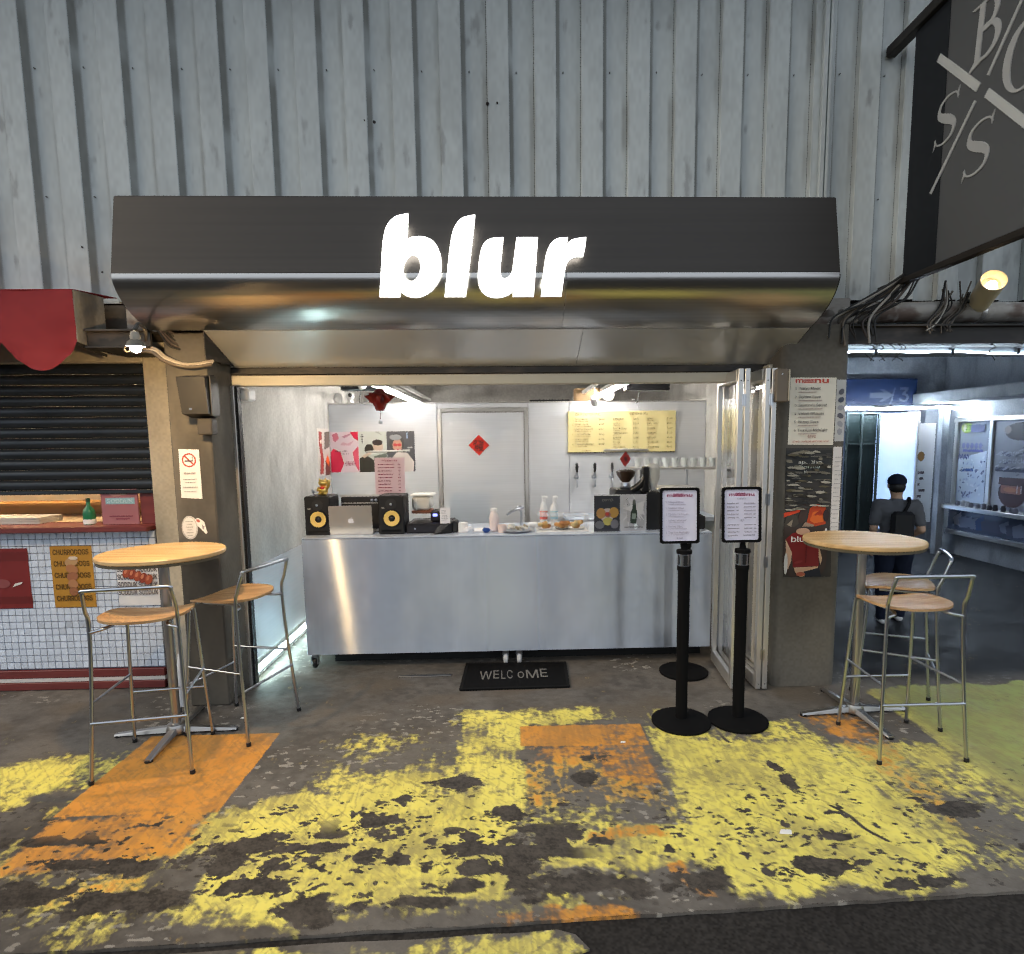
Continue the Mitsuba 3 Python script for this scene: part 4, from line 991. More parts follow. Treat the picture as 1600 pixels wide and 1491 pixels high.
# ---------------------------------------------------------------- folding glass doors
def leaf(x0, y0, x1, y1, label):
    k = thing('folding_door', label, 'door', 'glass folding doors stacked at the right')
    L = math.hypot(x1 - x0, y1 - y0)
    F = np.eye(4)
    u = np.array([x1 - x0, y1 - y0, 0]) / L
    F[:3, 0], F[:3, 1], F[:3, 2], F[:3, 3] = u, np.cross([0, 0, 1.], u), (0, 0, 1), (x0, y0, 0)
    t, w, zt = .016, .044, 2.075
    part(k, 'stile', put(bx(0, w, -t, t, .015, zt, .003), F), 'aluminium')
    part(k, 'stile', put(bx(L - w, L, -t, t, .015, zt, .003), F), 'aluminium')
    part(k, 'rail', put(bx(w + .001, L - w - .001, -t, t, .015, .10, .003), F), 'aluminium')
    part(k, 'rail', put(bx(w + .001, L - w - .001, -t, t, zt - .07, zt, .003), F), 'aluminium')
    m = trimesh.Trimesh([(w, 0, .10), (L - w, 0, .10), (L - w, 0, zt - .07), (w, 0, zt - .07)], [(0, 1, 2), (0, 2, 3)], process=False)
    part(k, 'pane', put(m, F), 'glass')
    return k, F


lab = ['leftmost glass folding door leaf of the stack beside the menu stand', 'second glass folding door leaf from the left of the stack', 'third glass folding door leaf from the left of the stack', 'rightmost glass folding door leaf of the stack by the pillar']
for i, (a, b) in enumerate((((1.442, 3.765), (1.492, 4.30)), ((1.484, 3.763), (1.536, 4.30)), ((1.606, 3.752), (1.606, 4.30)), ((1.648, 3.752), (1.648, 4.30)))):
    k, F = leaf(*a, *b, lab[i])
    if i in (0, 2):
        xm = a[0] + .021
        for z in (1.88, 1.26, .86, .25):
            part(k, 'hinge', [bx(xm - .014, xm + .014, a[1] - .006, a[1] - .0005, z - .035, z + .035, .001), mv(trimesh.creation.cylinder(.006, .075, sections=10), xm, a[1] - .008, z)], 'chrome')
    part(k, 'screw', [mv(rot(trimesh.creation.cylinder(.004, .003, sections=8), 90, ax=(1, 0, 0)), a[0], a[1] - .001, z) for z in (2.0, .05)], 'mat_satin', col=(.1, .1, .1))

# ---------------------------------------------------------------- pillars and what hangs on them
single('left_pillar', bx(-2.03, -1.787, 3.735, 4.06, .001, 2.30, .008), 'square concrete pillar left of the shop opening', 'pillar', 'pillar_concrete')
rp = RR(1.722, 3.815, .432, .50, .05)
m = trimesh.creation.extrude_polygon(rp, 2.345, engine='earcut'); m.apply_translation([0, 0, .001])
single('right_pillar', m, 'dark concrete pillar with posters right of the shop opening', 'pillar', 'pillar_concrete', smooth=30)
k = thing('stall_wall', 'beige rendered strip of wall between the shutter and the left pillar', 'wall')
part(k, 'pier', bx(-2.345, -2.031, 4.055, 4.3, .001, 2.31, .005), 'lintel_paint')
part(k, 'lintel', bx(-5.2, -2.346, 4.053, 4.3, 2.172, 2.31, .005), 'lintel_paint')
part(k, 'lintel', bx(-5.2, -1.92, 4.07, 4.3, 2.312, 2.53), 'pillar_concrete')
sp = thing('pillar_speaker', 'black box speaker high on the left pillar', 'speaker')
part(sp, 'cabinet', hull([(-1.90, 3.60, 2.03), (-1.74, 3.60, 2.03), (-1.90, 3.72, 2.05), (-1.74, 3.72, 2.05), (-1.885, 3.61, 1.82), (-1.735, 3.61, 1.82), (-1.885, 3.72, 1.80), (-1.735, 3.72, 1.80)]), 'mat_satin', col=(.022, .021, .02))
part(sp, 'badge', bx(-1.84, -1.825, 3.604, 3.609, 1.843, 1.852), 'chrome')
part(sp, 'bracket', [bx(-1.83, -1.745, 3.66, 3.733, 1.70, 1.797, .006)], 'mat_satin', col=(.05, .045, .04))
part(sp, 'side_plate', bx(-1.733, -1.727, 3.64, 3.74, 1.81, 2.04, .002), 'mat_satin', col=(.05, .047, .042))
k = thing('wall_junction_box', 'brown metal junction box at the top of the right door frame', 'box')
part(k, 'case', bx(1.645, 1.72, 3.72, 3.80, 1.865, 2.065, .006), 'mat_satin', col=(.16, .13, .10))
part(k, 'edge', bx(1.7205, 1.728, 3.715, 3.80, 1.87, 2.06, .002), 'cream_alu')
part(k, 'screw', bx(1.675, 1.683, 3.717, 3.7195, 2.03, 2.037), 'chrome')

Fl = lambda x, z: frame((x, 3.7345, z), *FRONT)
lay = [(E(.062, .235, .042).difference(E(.062, .235, .034)), (.45, .05, .04)), (affinity.rotate(R(.026, .231, .072, .008), -45, origin=(.062, .235)), (.45, .05, .04)), (R(.035, .226, .05, .008), (.1, .08, .08)), (stroke([(.085, .234), (.082, .25), (.09, .26)], .002), (.2, .2, .2)),
       (('t', 'NO SMOKING', .028, .15, .011, .068), (.15, .1, .1)), (R(.022, .118, .08, .004), (.3, .28, .28)), (R(.03, .10, .064, .004), (.3, .28, .28)), (R(.018, .07, .088, .005), (.3, .28, .28)), (R(.022, .045, .075, .004), (.4, .38, .38))]
sheet('no_smoking_sign', Fl(-1.99, 1.315), Polygon([(0, .008), (.125, 0), (.124, .298), (.004, .303)]), (.72, .70, .68), lay, 'white no smoking notice on the left pillar', 'sign')
lay = [(E(0, 0, .045, .068).difference(E(0, 0, .042, .064)), (.35, .33, .3))] + [(R(-.022 + .006 * (i % 2), .035 - .017 * i, .044 - .012 * (i % 2), .005), (.36, .34, .3)) for i in range(6)]
sheet('oval_sticker', Fl(-1.953, 1.14), E(0, 0, .048, .072), (.68, .66, .62), lay, 'oval white sticker on the left pillar', 'sticker')
sheet('bird_sticker', Fl(-1.885, 1.155), Polygon([(-.035, .035), (-.015, .045), (.02, .02), (.035, -.05), (.025, -.055), (-.005, -.02), (-.03, .005)]), (.74, .70, .66), [(E(-.015, .026, .012, .008, -30), (.5, .12, .08)), (Polygon([(.005, .005), (.02, -.01), (.012, -.03)]), (.3, .26, .25))], 'torn white and red bird shaped sticker on the left pillar', 'sticker')

# right pillar: menu and poster
Fr = lambda x, z: frame((x, 3.8145, z), *FRONT)
lay = []
RED = (.55, .07, .05)
lay.append((('t', 'm', .035, .385, .03, .05, True), RED))
lay += [(RR(.088, .385 + .008 * i, .062, .0055, .002), RED) for i in range(3)]
lay.append((('t', 'nu', .155, .385, .03, .09, True), RED))
for i, nme in enumerate(names):
    v = .342 - i * .052
    lay += [(('t', str(i + 1), .03, v, .016), INK), (('t', nme, .055, v, .017), INK), (R(.055, v - .017, .11 + .05 * rng.random(), .005), (.36, .28, .24))]
lay += [(('t', '$390', .12, .042, .016), (.3, .1, .08)), (('t', 'every cocktail get one shot', .025, .014, .012, .235), (.5, .14, .10))]
sheet('pillar_menu', Fr(1.772, 1.602), Polygon([(0, 0), (.292, -.006), (.297, .416), (.003, .418)]), (.74, .68, .56), lay, 'cream cocktail menu sheet at the top of the right pillar', 'menu')
lay = [(R(0, .62, .298, .20), (.03, .03, .028))]
for i in range(120):
    u, v = .29 * rng.random(), .44 + .38 * rng.random()
    c = rng.choice([(.06, .055, .05), (.12, .11, .09), (.28, .26, .21), (.02, .02, .02), (.17, .15, .11), (.10, .085, .05), (.04, .035, .025), (.36, .33, .27)])
    w, hgt = .012 + .035 * rng.random(), .003 + .008 * rng.random()
    u = min(max(u, w), .297 - w)
    lay.append((Polygon([(u - w, v + hgt * rng.random()), (u - w * .3, v + hgt), (u + w * .6, v + hgt * rng.random()), (u + w, v - hgt * rng.random()), (u + w * .2, v - hgt), (u - w * .7, v - hgt * .6)]), c))
lay += [(Polygon([(0, .39), (.12, .43), (.12, .445), (0, .42)]), (.62, .06, .02)), (Polygon([(.15, .35), (.17, .45), (.21, .475), (.27, .46), (.285, .40), (.275, .345), (.21, .33)]), (.42, .05, .012)), (Polygon([(.17, .37), (.20, .35), (.26, .36), (.27, .40), (.22, .40), (.235, .43), (.19, .425)]), (.62, .12, .02)), (Polygon([(.19, .40), (.25, .41), (.24, .44)]), (.30, .03, .01)), (Polygon([(.09, .36), (.11, .46), (.14, .48), (.155, .42), (.13, .35)]), (.05, .03, .025)), (Polygon([(.0, .33), (.02, .40), (.08, .41), (.10, .35), (.05, .31)]), (.06, .05, .04)), (Polygon([(.02, .345), (.06, .38), (.05, .33)]), (.28, .22, .16)), (Polygon([(.12, .33), (.14, .36), (.2, .34), (.19, .32)]), (.30, .2, .14)), (E(.275, .40, .02, .04), (.03, .02, .02)),
        (Polygon([(.0, .10), (.035, .02), (.06, 0), (.25, 0), (.285, .06), (.297, .25), (.28, .33), (.0, .33)]), (.05, .035, .03)),
        (Polygon([(.015, .25), (.06, .29), (.10, .295), (.19, .295), (.235, .28), (.25, .23), (.235, .14), (.24, .07), (.07, .065), (.06, .16)]), (.19, .018, .018)), (Polygon([(.015, .25), (.06, .16), (.055, .10), (.035, .05), (.015, .08), (.02, .16)]), (.58, .38, .26)), (Polygon([(.235, .2), (.26, .12), (.25, .08), (.236, .13)]), (.55, .36, .24)),
        (Polygon([(.075, .064), (.235, .068), (.22, .02), (.12, .0), (.085, .03)]), (.55, .35, .23)), (Polygon([(.14, .035), (.24, .06), (.26, .0), (.15, .0)]), (.02, .022, .03)), (E(.125, .30, .045, .022), (.50, .30, .20)), (E(.02, .09, .012, .07), (.6, .58, .56)), (E(.275, .26, .012, .06), (.6, .56, .52)), (E(.12, .02, .03, .014), (.35, .1, .06)),
        (E(.15, .16, .004, .07), (.12, .01, .012)), (E(.1, .1, .03, .008, 12), (.24, .03, .03)),
        (('t', 'aperitivo', .08, .735, .020, .15), (.62, .60, .55)), (('t', 'coffee', .09, .705, .020, .13), (.5, .55, .48)), (('t', 'time', .115, .675, .018, .07), (.6, .58, .52)), (('t', 'blur', .05, .232, .036, .115, True), (.72, .66, .62))]
sheet('pillar_poster', Fr(1.762, .745), Polygon([(.012, 0), (.327, -.004), (.297, .832), (0, .835)]), (.045, .04, .036), lay, 'photo poster of a maroon shirt reading blur on the right pillar', 'poster')
lay = [(R(.008, .03 + .028 * i, .03 + .012 * (i % 3), .005), (.45, .42, .4)) for i in range(18)]
sheet('pillar_notice', Fr(2.068, 1.01), R(0, 0, .056, .575), (.66, .62, .58), lay, 'narrow white notice strip right of the maroon shirt poster', 'notice')
lay = [(E(.03, .06 + .05 * i, .016, .02, 30 * i), rng.choice([(.1, .1, .12), (.06, .07, .1), (.3, .3, .32)])) for i in range(6)]
sheet('pillar_notice', Fr(2.072, 1.62), R(0, 0, .06, .385), (.48, .47, .45), lay, 'dirty peeling notice at the top right edge of the pillar', 'notice')

# ---------------------------------------------------------------- steelwork, pipe, lamps, cables
def ibeam(x0, x1, y0, y1, z0, z1, nm, label):
    k = thing(nm, label, 'beam')
    part(k, 'flange', bx(x0, x1, y0, y1, z1 - .012, z1, .002), 'dark_steel')
    part(k, 'flange', bx(x0, x1, y0, y1, z0, z0 + .012, .002), 'dark_steel')
    part(k, 'web', bx(x0, x1, y0 + .03, y0 + .05, z0 + .0125, z1 - .0125), 'dark_steel')


ibeam(2.03, 5.6, 3.86, 4.04, 2.232, 2.352, 'steel_beam', 'dark steel beam over the alley mouth at right')
ibeam(-2.42, -2.065, 3.64, 4.04, 2.20, 2.306, 'steel_beam', 'short dark steel beam end by the left lamp')
k = thing('lagged_pipe', 'dirty silver lagged pipe along the wall above the alley beam', 'pipe')
pts = [(x, 3.965 + .004 * math.sin(x * 9), 2.445 + .003 * math.sin(5 * x)) for x in np.arange(2.25, 5.6, .09)]
part(k, 'lagging', tube(pts, [.062 + .006 * meshkit.noise([[p[0] * 6, 1, 2]])[0] for p in pts], 16), 'lagging', smooth=True)
for x in (2.32, 3.05, 3.8):
    part(k, 'strap', tube([(x, 3.965, 2.445), (x + .03, 3.965, 2.445)], .071, 16), 'aluminium', smooth=30)
k = thing('junction_bracket', 'dirty white flanged bracket where the cables meet the wall', 'bracket')
part(k, 'plate', [bx(1.96, 2.20, 3.93, 3.95, 2.36, 2.53, .004)], 'lagging')
part(k, 'stub', [mv(rot(lathe([(0, 0), (.05, 0), (.05, .10), (.06, .10), (.06, .12), (0, .12)], 18), -60, ax=(1, 0, 0)), 2.05, 3.93, 2.41), bx(2.12, 2.22, 3.86, 3.929, 2.36, 2.46, .01)], 'lagging', smooth=35)
k = thing('wall_bracket', 'weathered metal bracket above the left beam end', 'bracket')
part(k, 'plate', [bx(-2.27, -2.09, 3.80, 4.0, 2.31, 2.515, .004), bx(-2.30, -2.075, 3.76, 4.0, 2.308, 2.32, .003)], 'lagging')

k = thing('lintel_band', 'pale concrete band under the alley beam', 'lintel')
scene[k] = ply(bx(2.155, 5.6, 4.05, 4.3, 2.205, 2.34, .004), 'alley_dark')


def wire(k, pts, r=.006, c=(.03, .028, .026), nm='cable'):
    part(k, nm, tube(curve(pts, 6), r, 6), 'mat_satin', smooth=True, col=c)


k = thing('cable_bundle', 'tangled bundle of black and brown cables at the lower corner of the projecting sign', 'cables')
for i in range(16):
    a = np.array([2.55 + .10 * rng.random(), 3.80 + .12 * rng.random(), 2.66 + .04 * rng.random()])
    b = np.array([2.02 + .30 * rng.random(), 3.78 + .1 * rng.random(), 2.36 + .06 * rng.random()])
    mid = (a + b) / 2 + [.10 * (rng.random() - .5), -.05 * rng.random(), .05 * rng.random() - .10 * rng.random()]
    end = b + [-.1 * rng.random() + .03, -.02, -.05 - .12 * rng.random()]
    wire(k, [a, a * .6 + mid * .4 + [0, -.02, .02], mid, b, end], .004 + .005 * rng.random(), rng.choice([(.02, .019, .018), (.05, .04, .035), (.15, .12, .09), (.03, .03, .03), (.30, .28, .25)]))
k = thing('cable_bundle', 'loose cables draped over the lagged pipe beside the right lamp', 'cables')
for i in range(13):
    x = 2.72 + .20 * rng.random()
    top = np.array([x + .12 * rng.random(), 3.90, 2.52 + .12 * rng.random()])
    wire(k, [top, [x + .02, 3.885, 2.45 + .03 * rng.random()], [x - .04 - .06 * rng.random(), 3.87, 2.36], [x - .03 - .10 * rng.random(), 3.845, 2.27 + .05 * rng.random()]], .003 + .004 * rng.random(), rng.choice([(.02, .018, .017), (.06, .05, .04), (.12, .10, .08), (.4, .38, .34)]))
k = thing('cable_bundle', 'cables sagging under the left end of the canopy', 'cables')
for i in range(9):
    o = .03 * (rng.random() - .5)
    wire(k, [(-2.20, 3.70, 2.20 + o), (-2.05, 3.66 + o, 2.19 + o), (-1.97, 3.64 + o, 2.135 + o), (-1.86, 3.66, 2.10 + o * .6), (-1.74, 3.72 + o, 2.125 + o)], .005 + .006 * rng.random(), rng.choice([(.03, .028, .026), (.3, .25, .19), (.10, .08, .06), (.45, .4, .33)]))
for i in range(7):
    o = .06 * (rng.random() - .5)
    wire(k, [(-2.02 + o, 3.72, 2.31), (-1.95 + o, 3.74 + o, 2.24 + o), (-1.86 + o, 3.8 + o, 2.20), (-1.77, 3.88, 2.15 + o * .5)], .006, rng.choice([(.02, .019, .018), (.07, .05, .04)]))
k = thing('cable_bundle', 'thin wires dangling under the alley beam', 'cables')
for i in range(9):
    x = 2.28 + .35 * rng.random() if i < 6 else 2.9 + .8 * rng.random()
    wire(k, [(x, 3.90, 2.24), (x + .03, 3.88, 2.21), (x + .06 * (rng.random() - .5), 3.88, 2.16 + .03 * rng.random()), (x + .12 * (rng.random() - .5), 3.9, 2.13)], .003, (.03, .028, .026))

# left warm lamp
lx, ly_, lz = -1.758, 3.0, 2.103
k = thing('warm_lamp', 'bright warm lamp on an arm left of the canopy', 'lamp')
part(k, 'holder', lathe([(.012, 0), (.020, .004), (.022, .030), (.016, .050), (0, .054)], 20, (lx, ly_, lz + .022)), 'mat_satin', smooth=35, col=(.3, .27, .22))
part(k, 'shade', lathe([(.022, .034), (.036, .022), (.042, .004), (.040, .004), (.034, .020), (.020, .031)], 28, (lx, ly_, lz)), 'mat_satin', smooth=35, col=(.12, .11, .09))
scene[k + '__bulb'] = ply(ellip((lx, ly_, lz - .002), (.025, .025, .025), 2), 'mat_satin', True, col=(.8, .8, .8), emitter=lit(WARM, L_LAMP_L, 9))
part(k, 'arm', tube(curve([(lx, ly_, lz + .08), (lx - .01, ly_ + .06, lz + .12), (lx - .12, ly_ + .30, lz + .13), (lx - .32, ly_ + .645, lz + .14)], 6), .009, 8), 'mat_satin', smooth=True, col=(.05, .045, .04))
part(k, 'cable', tube(curve([(lx - .03, ly_ + .04, lz + .04), (lx - .07, ly_ + .06, lz - .01), (lx - .10, ly_ + .08, lz + .01), (lx - .09, ly_ + .2, lz + .09)], 5), .004, 6), 'mat_satin', smooth=True, col=(.04, .035, .03))

# right can lamp
k = thing('warm_lamp', 'cylinder can lamp glowing warm above the pipe at right', 'lamp')
dR = np.array([-.30, -.86, .38]); dR /= np.linalg.norm(dR)
a = np.cross(dR, [0, 0, 1]); a /= np.linalg.norm(a)
FR = np.eye(4); FR[:3, 0], FR[:3, 1], FR[:3, 2], FR[:3, 3] = a, np.cross(dR, a), dR, (2.965, 3.72, 2.585)
part(k, 'can', put(lathe([(0, -.26), (.06, -.26), (.066, -.25), (.073, 0), (.070, .0), (.055, -.05), (0, -.055)], 28), FR), 'mat_satin', smooth=35, col=(.62, .55, .42))
scene[k + '__bulb'] = ply(put(lathe([(0, -.054), (.026, -.054), (.032, -.035), (.022, -.016), (0, -.012)], 16), FR @ trimesh.transformations.translation_matrix([0.0, .012, 0])), 'mat_satin', True, col=(.8, .8, .8), emitter=lit((1, .72, .38), L_LAMP_R))
part(k, 'bracket', tube([(2.96, 3.90, 2.50), (2.95, 3.99, 2.52)], .012, 8), 'mat_satin', col=DK)

# ---------------------------------------------------------------- projecting sign at upper right
XS = 2.45
bs = thing('projecting_sign', 'dark projecting sign board with pale letters B O S S around a cross', 'sign')
part(bs, 'board', bx(XS, XS + .06, 2.1, 3.80, 2.62, 4.02, .004), 'mat_satin', col=(.075, .079, .085))
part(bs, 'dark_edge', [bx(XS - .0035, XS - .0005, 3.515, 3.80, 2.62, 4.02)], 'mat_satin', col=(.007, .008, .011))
for m in (bx(XS - .03, XS + .03, 2.05, 4.05, 4.025, 4.085, .004), bx(XS - .02, XS + .03, 2.05, 4.03, 2.58, 2.615, .003)):
    part(bs, 'rail', m, 'mat_satin', col=(.018, .015, .013))
Fb = frame((XS - .0005, 0, 0), (0, -1, 0), (0, 0, 1))
g = lambda y, z: (-y, z)


def serif_S(cx, cz, w, h, sl=.18):
    pts = [(.42, .36), (.30, .47), (.02, .5), (-.28, .40), (-.34, .20), (-.12, .06), (.14, -.05), (.33, -.2), (.26, -.40), (-.02, -.5), (-.32, -.47), (-.45, -.34)]
    p = curve(np.array(pts), 5)
    n = len(p)
    ws = [.018 + .085 * math.exp(-((i / (n - 1) - .5) / .20) ** 2) for i in range(n)]
    sh = unary_union([LineString([p[i], p[i + 1]]).buffer(.5 * (ws[i] + ws[i + 1]), 4) for i in range(n - 1)] + [Polygon([(.40, .30), (.46, .56), (.36, .42)]), Polygon([(-.42, -.30), (-.50, -.56), (-.38, -.42)])])
    return affinity.translate(affinity.scale(affinity.skew(sh, math.degrees(math.atan(sl))), w, h, origin=(0, 0)), cx, cz)


def serif_B(cx, cz, w, h, sl=.12):
    st = Polygon([(-.30, -.5), (-.14, -.5), (-.10, .5), (-.26, .5)])
    b1 = E(-.02, .24, .34, .27).difference(E(-.06, .24, .24, .21)).difference(R(-1, -1, .85, 2))
    b2 = E(.02, -.22, .40, .30).difference(E(-.03, -.22, .29, .235)).difference(R(-1, -1, .85, 2))
    sf = unary_union([Polygon([(-.42, .46), (-.1, .46), (-.1, .5), (-.5, .5)]), Polygon([(-.52, -.62), (-.02, -.5), (-.14, -.44), (-.32, -.46)])])
    return affinity.translate(affinity.scale(affinity.skew(unary_union([st, b1, b2, sf]), math.degrees(math.atan(sl))), w, h, origin=(0, 0)), cx, cz)


def serif_O(cx, cz, w, h):
    return affinity.translate(affinity.scale(affinity.rotate(E(0, 0, .5, .5).difference(E(.02, 0, .33, .46)), -12), w, h, origin=(0, 0)), cx, cz)


def bar(y0, z0, y1, z1, w):
    return LineString([g(y0, z0), g(y1, z1)]).buffer(w, cap_style=2)


GL = (.33, .34, .35)
for nm, P in (('letter', serif_B(-3.235, 3.695, .23, .28, .05)), ('letter', serif_O(-2.985, 3.42, .25, .31)), ('letter', serif_S(-3.49, 3.385, .185, .235, .05)), ('letter', serif_S(-3.24, 3.125, .20, .245, .05))):
    part(bs, nm, ext(P, .005, Fb), 'mat_satin', col=GL)
part(bs, 'line', ext(unary_union([bar(3.586, 3.03, 3.282, 3.37, .0105), bar(3.205, 3.451, 2.95, 3.775, .0105)]), .005, Fb), 'mat_satin', col=GL)
part(bs, 'line', ext(unary_union([bar(3.586, 3.757, 3.266, 3.426, .020), bar(3.206, 3.37, 2.70, 2.84, .020)]), .005, Fb), 'mat_satin', col=(.42, .435, .44))

# ---------------------------------------------------------------- left food stall
st = thing('food_stall', 'closed food stall with white tiled front and half raised shutter at left', 'stall')
part(st, 'grout_bed', bx(-5.2, -2.36, 4.075, 4.25, .14, 1.083), 'mat_matte', col=(.15, .165, .20))
tiles, tcol = [], []
tw = .0455
for i in range(38):
    for j in range(20):
        x1 = -2.363 - i * tw; z0 = .150 + j * .0466
        tiles.append(bx(x1 - tw + .0055, x1, 4.0655 + .0016 * rng.random(), 4.0755, z0, z0 + .0411))
        q = .90 + .16 * rng.random() - (.22 if rng.random() < .03 else 0) - .10 * max(0, 1 - j / 4) * rng.random()
        tcol.append(np.tile(np.array((.56, .63, .74)) * q, (len(tiles[-1].vertices), 1)))
part(st, 'tile', tiles, 'mat_gloss', col=np.vstack(tcol), kind='stuff')
part(st, 'ledge', bx(-5.2, -2.36, 3.98, 4.30, 1.085, 1.118, .004), 'dark_red_wood', label='dark red wooden serving ledge')
part(st, 'skirting', [bx(-5.2, -2.36, 4.05, 4.2, .085, .138, .003), bx(-5.2, -2.36, 4.045, 4.2, .004, .055, .003)], 'dark_red_wood')
part(st, 'skirting', bx(-5.2, -2.36, 4.052, 4.2, .057, .083, .002), 'mat_satin', col=(.5, .48, .47))
for j in range(12):
    z0 = 1.352 + j * .0685
    prof = Polygon([(0, 0), (-.010, .006), (-.018, .02), (-.020, .036), (-.015, .052), (-.004, .064), (0, .0675), (.004, .0675), (.004, 0)])
    m = trimesh.creation.extrude_polygon(prof, 2.85, engine='earcut')
    v = m.vertices.copy()
    m.vertices = np.stack([-5.2 + v[:, 2], 4.12 + v[:, 0], z0 + v[:, 1]], 1)
    m.fix_normals()
    part(st, 'shutter_slat', m, 'shutter', smooth=25)
part(st, 'shutter_foot', bx(-5.2, -2.35, 4.095, 4.125, 1.325, 1.351, .004), 'shutter')
part(st, 'inner_wall', [bx(-5.2, -2.36, 4.85, 4.9, 1.0, 2.3), bx(-2.40, -2.352, 4.31, 4.85, 1.0, 2.3), bx(-5.2, -2.36, 4.31, 4.85, 2.2, 2.3)], 'mat_matte', col=(.72, .66, .54))
part(st, 'inner_shelf', [bx(-5.2, -2.41, 4.62, 4.845, 1.205, 1.222), bx(-5.2, -2.41, 4.80, 4.845, 1.12, 1.204)], 'mat_satin', col=(.46, .24, .08))
part(st, 'worktop', bx(-5.2, -2.41, 4.31, 4.845, 1.085, 1.117), 'mat_satin', col=(.62, .5, .34))
part(st, 'red_panel', bx(-2.475, -2.362, 4.13, 4.15, 1.119, 1.345, .002), 'dark_red_wood')
scene[st + '__lamp'] = ply(tube([(-4.6, 4.5, 2.12), (-2.7, 4.5, 2.12)], .015, 8), 'mat_satin', True, col=(.8, .8, .8), emitter=lit((1, .78, .5), L_STALL))
k = thing('green_bottle', 'green bottle with white label on the stall ledge', 'bottle')
part(k, 'body', lathe([(0, 0), (.034, 0), (.036, .006), (.036, .08), (.03, .10), (.012, .125), (.011, .15), (0, .15)], 20, (-2.83, 4.15, 1.1185)), 'mat_gloss', smooth=35, col=(.012, .14, .06))
part(k, 'label', lathe([(.0363, .004), (.0368, .004), (.0368, .035), (.0363, .035)], 20, (-2.83, 4.15, 1.1185)), 'mat_print', smooth=30, col=(.7, .72, .74))
part(k, 'cap', lathe([(0, .151), (.013, .151), (.013, .175), (0, .177)], 14, (-2.83, 4.15, 1.1185)), 'mat_satin', smooth=35, col=(.01, .05, .03))
k = thing('pink_card', 'folded pink card with white discs inside the stall', 'card')
Fk = frame((-3.03, 4.60, 1.222), (1, 0, 0), (-.1, .15, 1))
part(k, 'card', ext(Polygon([(0, .0), (.13, 0), (.10, .125), (-.04, .13)]), .004, Fk), 'mat_print', col=(.68, .18, .22))
m, c = printed(Fk @ trimesh.transformations.translation_matrix([0, 0, .004]), [(E(.065, .022 + .035 * i, .02, .013), (.8, .7, .68)) for i in range(3)])
part(k, 'print', m, 'mat_print', col=c)
sheet('stall_photo', frame((-3.62, 4.848, 1.405), *FRONT), R(0, 0, .20, .13), (.09, .085, .08), [(E(.03 + .035 * i, .07 + .02 * (i % 2), .018, .035), rng.choice([(.3, .27, .22), (.2, .18, .15), (.4, .36, .3)])) for i in range(5)], 'small dark photograph pinned inside the stall', 'photo')
single('newspaper_pile', [rot(bx(-3.60 - .02 * i, -3.20, 4.2, 4.42, 1.1185 + .009 * i, 1.1265 + .009 * i, .002), 5 * math.sin(i * 3.), (-3.4, 4.3, 0)) for i in range(5)], 'pile of papers on the stall ledge at far left', 'papers', 'mat_matte', col=(.55, .52, .47))
lay = [(R(.03, .135, .19, .042), (.22, .38, .46)), (E(.10, .205, .04, .02), (.40, .22, .20)), (E(.15, .215, .03, .02), (.42, .36, .28)), (('t', 'SODDUK', .04, .143, .025, .17), (.5, .6, .64)), (R(.05, .05, .15, .008), (.18, .05, .07)), (R(.09, .032, .09, .01), (.22, .06, .08))]
sheet('stall_board', frame((-2.722, 4.128, 1.1195), *FRONT), R(0, 0, .238, .235), (.30, .12, .14), lay, 'dusky pink board with blue stripe standing on the stall ledge', 'board', thick=.012)
Ft = lambda x, z: frame((x, 4.0648, z), *FRONT)
lay = [(R(0, .03, .33, .05), (.12, .014, .014)), (R(0, .32, .33, .06), (.13, .015, .015)), (E(.06, .19, .055, .075), (.33, .24, .18)), (E(.05, .15, .03, .03), (.6, .58, .55)), (Polygon([(.21, .145), (.27, .165), (.28, .18), (.23, .17)]), (.6, .56, .54)), (E(.15, .17, .05, .03), (.22, .06, .06))]
sheet('stall_poster', Ft(-3.52, .57), R(0, 0, .326, .405), (.17, .020, .020), lay, 'dark red poster on the stall tiles at far left', 'poster')
DB = (.085, .045, .01)
lay = [(('t', 'CHURRODOGS', .018, .358 - .078 * i, .034, .232, True), DB) for i in range(5)]
lay += [(E(.135, .31 - .05 * i, .045 - .004 * i, .03, 20 * (-1) ** i), ((.42, .25, .12), (.36, .16, .07), (.30, .12, .06), (.36, .17, .08), (.27, .11, .05))[i]) for i in range(5)] + [(E(.15, .335, .03, .012), (.6, .5, .4))]
sheet('stall_poster', Ft(-3.048, .57), R(0, 0, .27, .415), (.40, .20, .03), lay, 'orange snack poster with repeated dark words on the stall tiles', 'poster')
lay = [(('t', 'SODDUK', .006 + .135 * (j % 2), .335 - .052 * (j // 2), .034, .125, True), (.10, .09, .10)) for j in range(12)]
for i in range(5):
    lay.append((E(.07 + .036 * i, .225 - .012 * i, .024, .036, -25), ((.32, .07, .035), (.25, .05, .03))[i % 2]))
    lay.append((E(.066 + .036 * i, .235 - .012 * i, .009, .018, -25), (.5, .18, .10)))
sheet('stall_poster', Ft(-2.628, .575), R(0, 0, .272, .385), (.66, .66, .68), lay, 'white snack poster with red skewer on the stall tiles', 'poster')

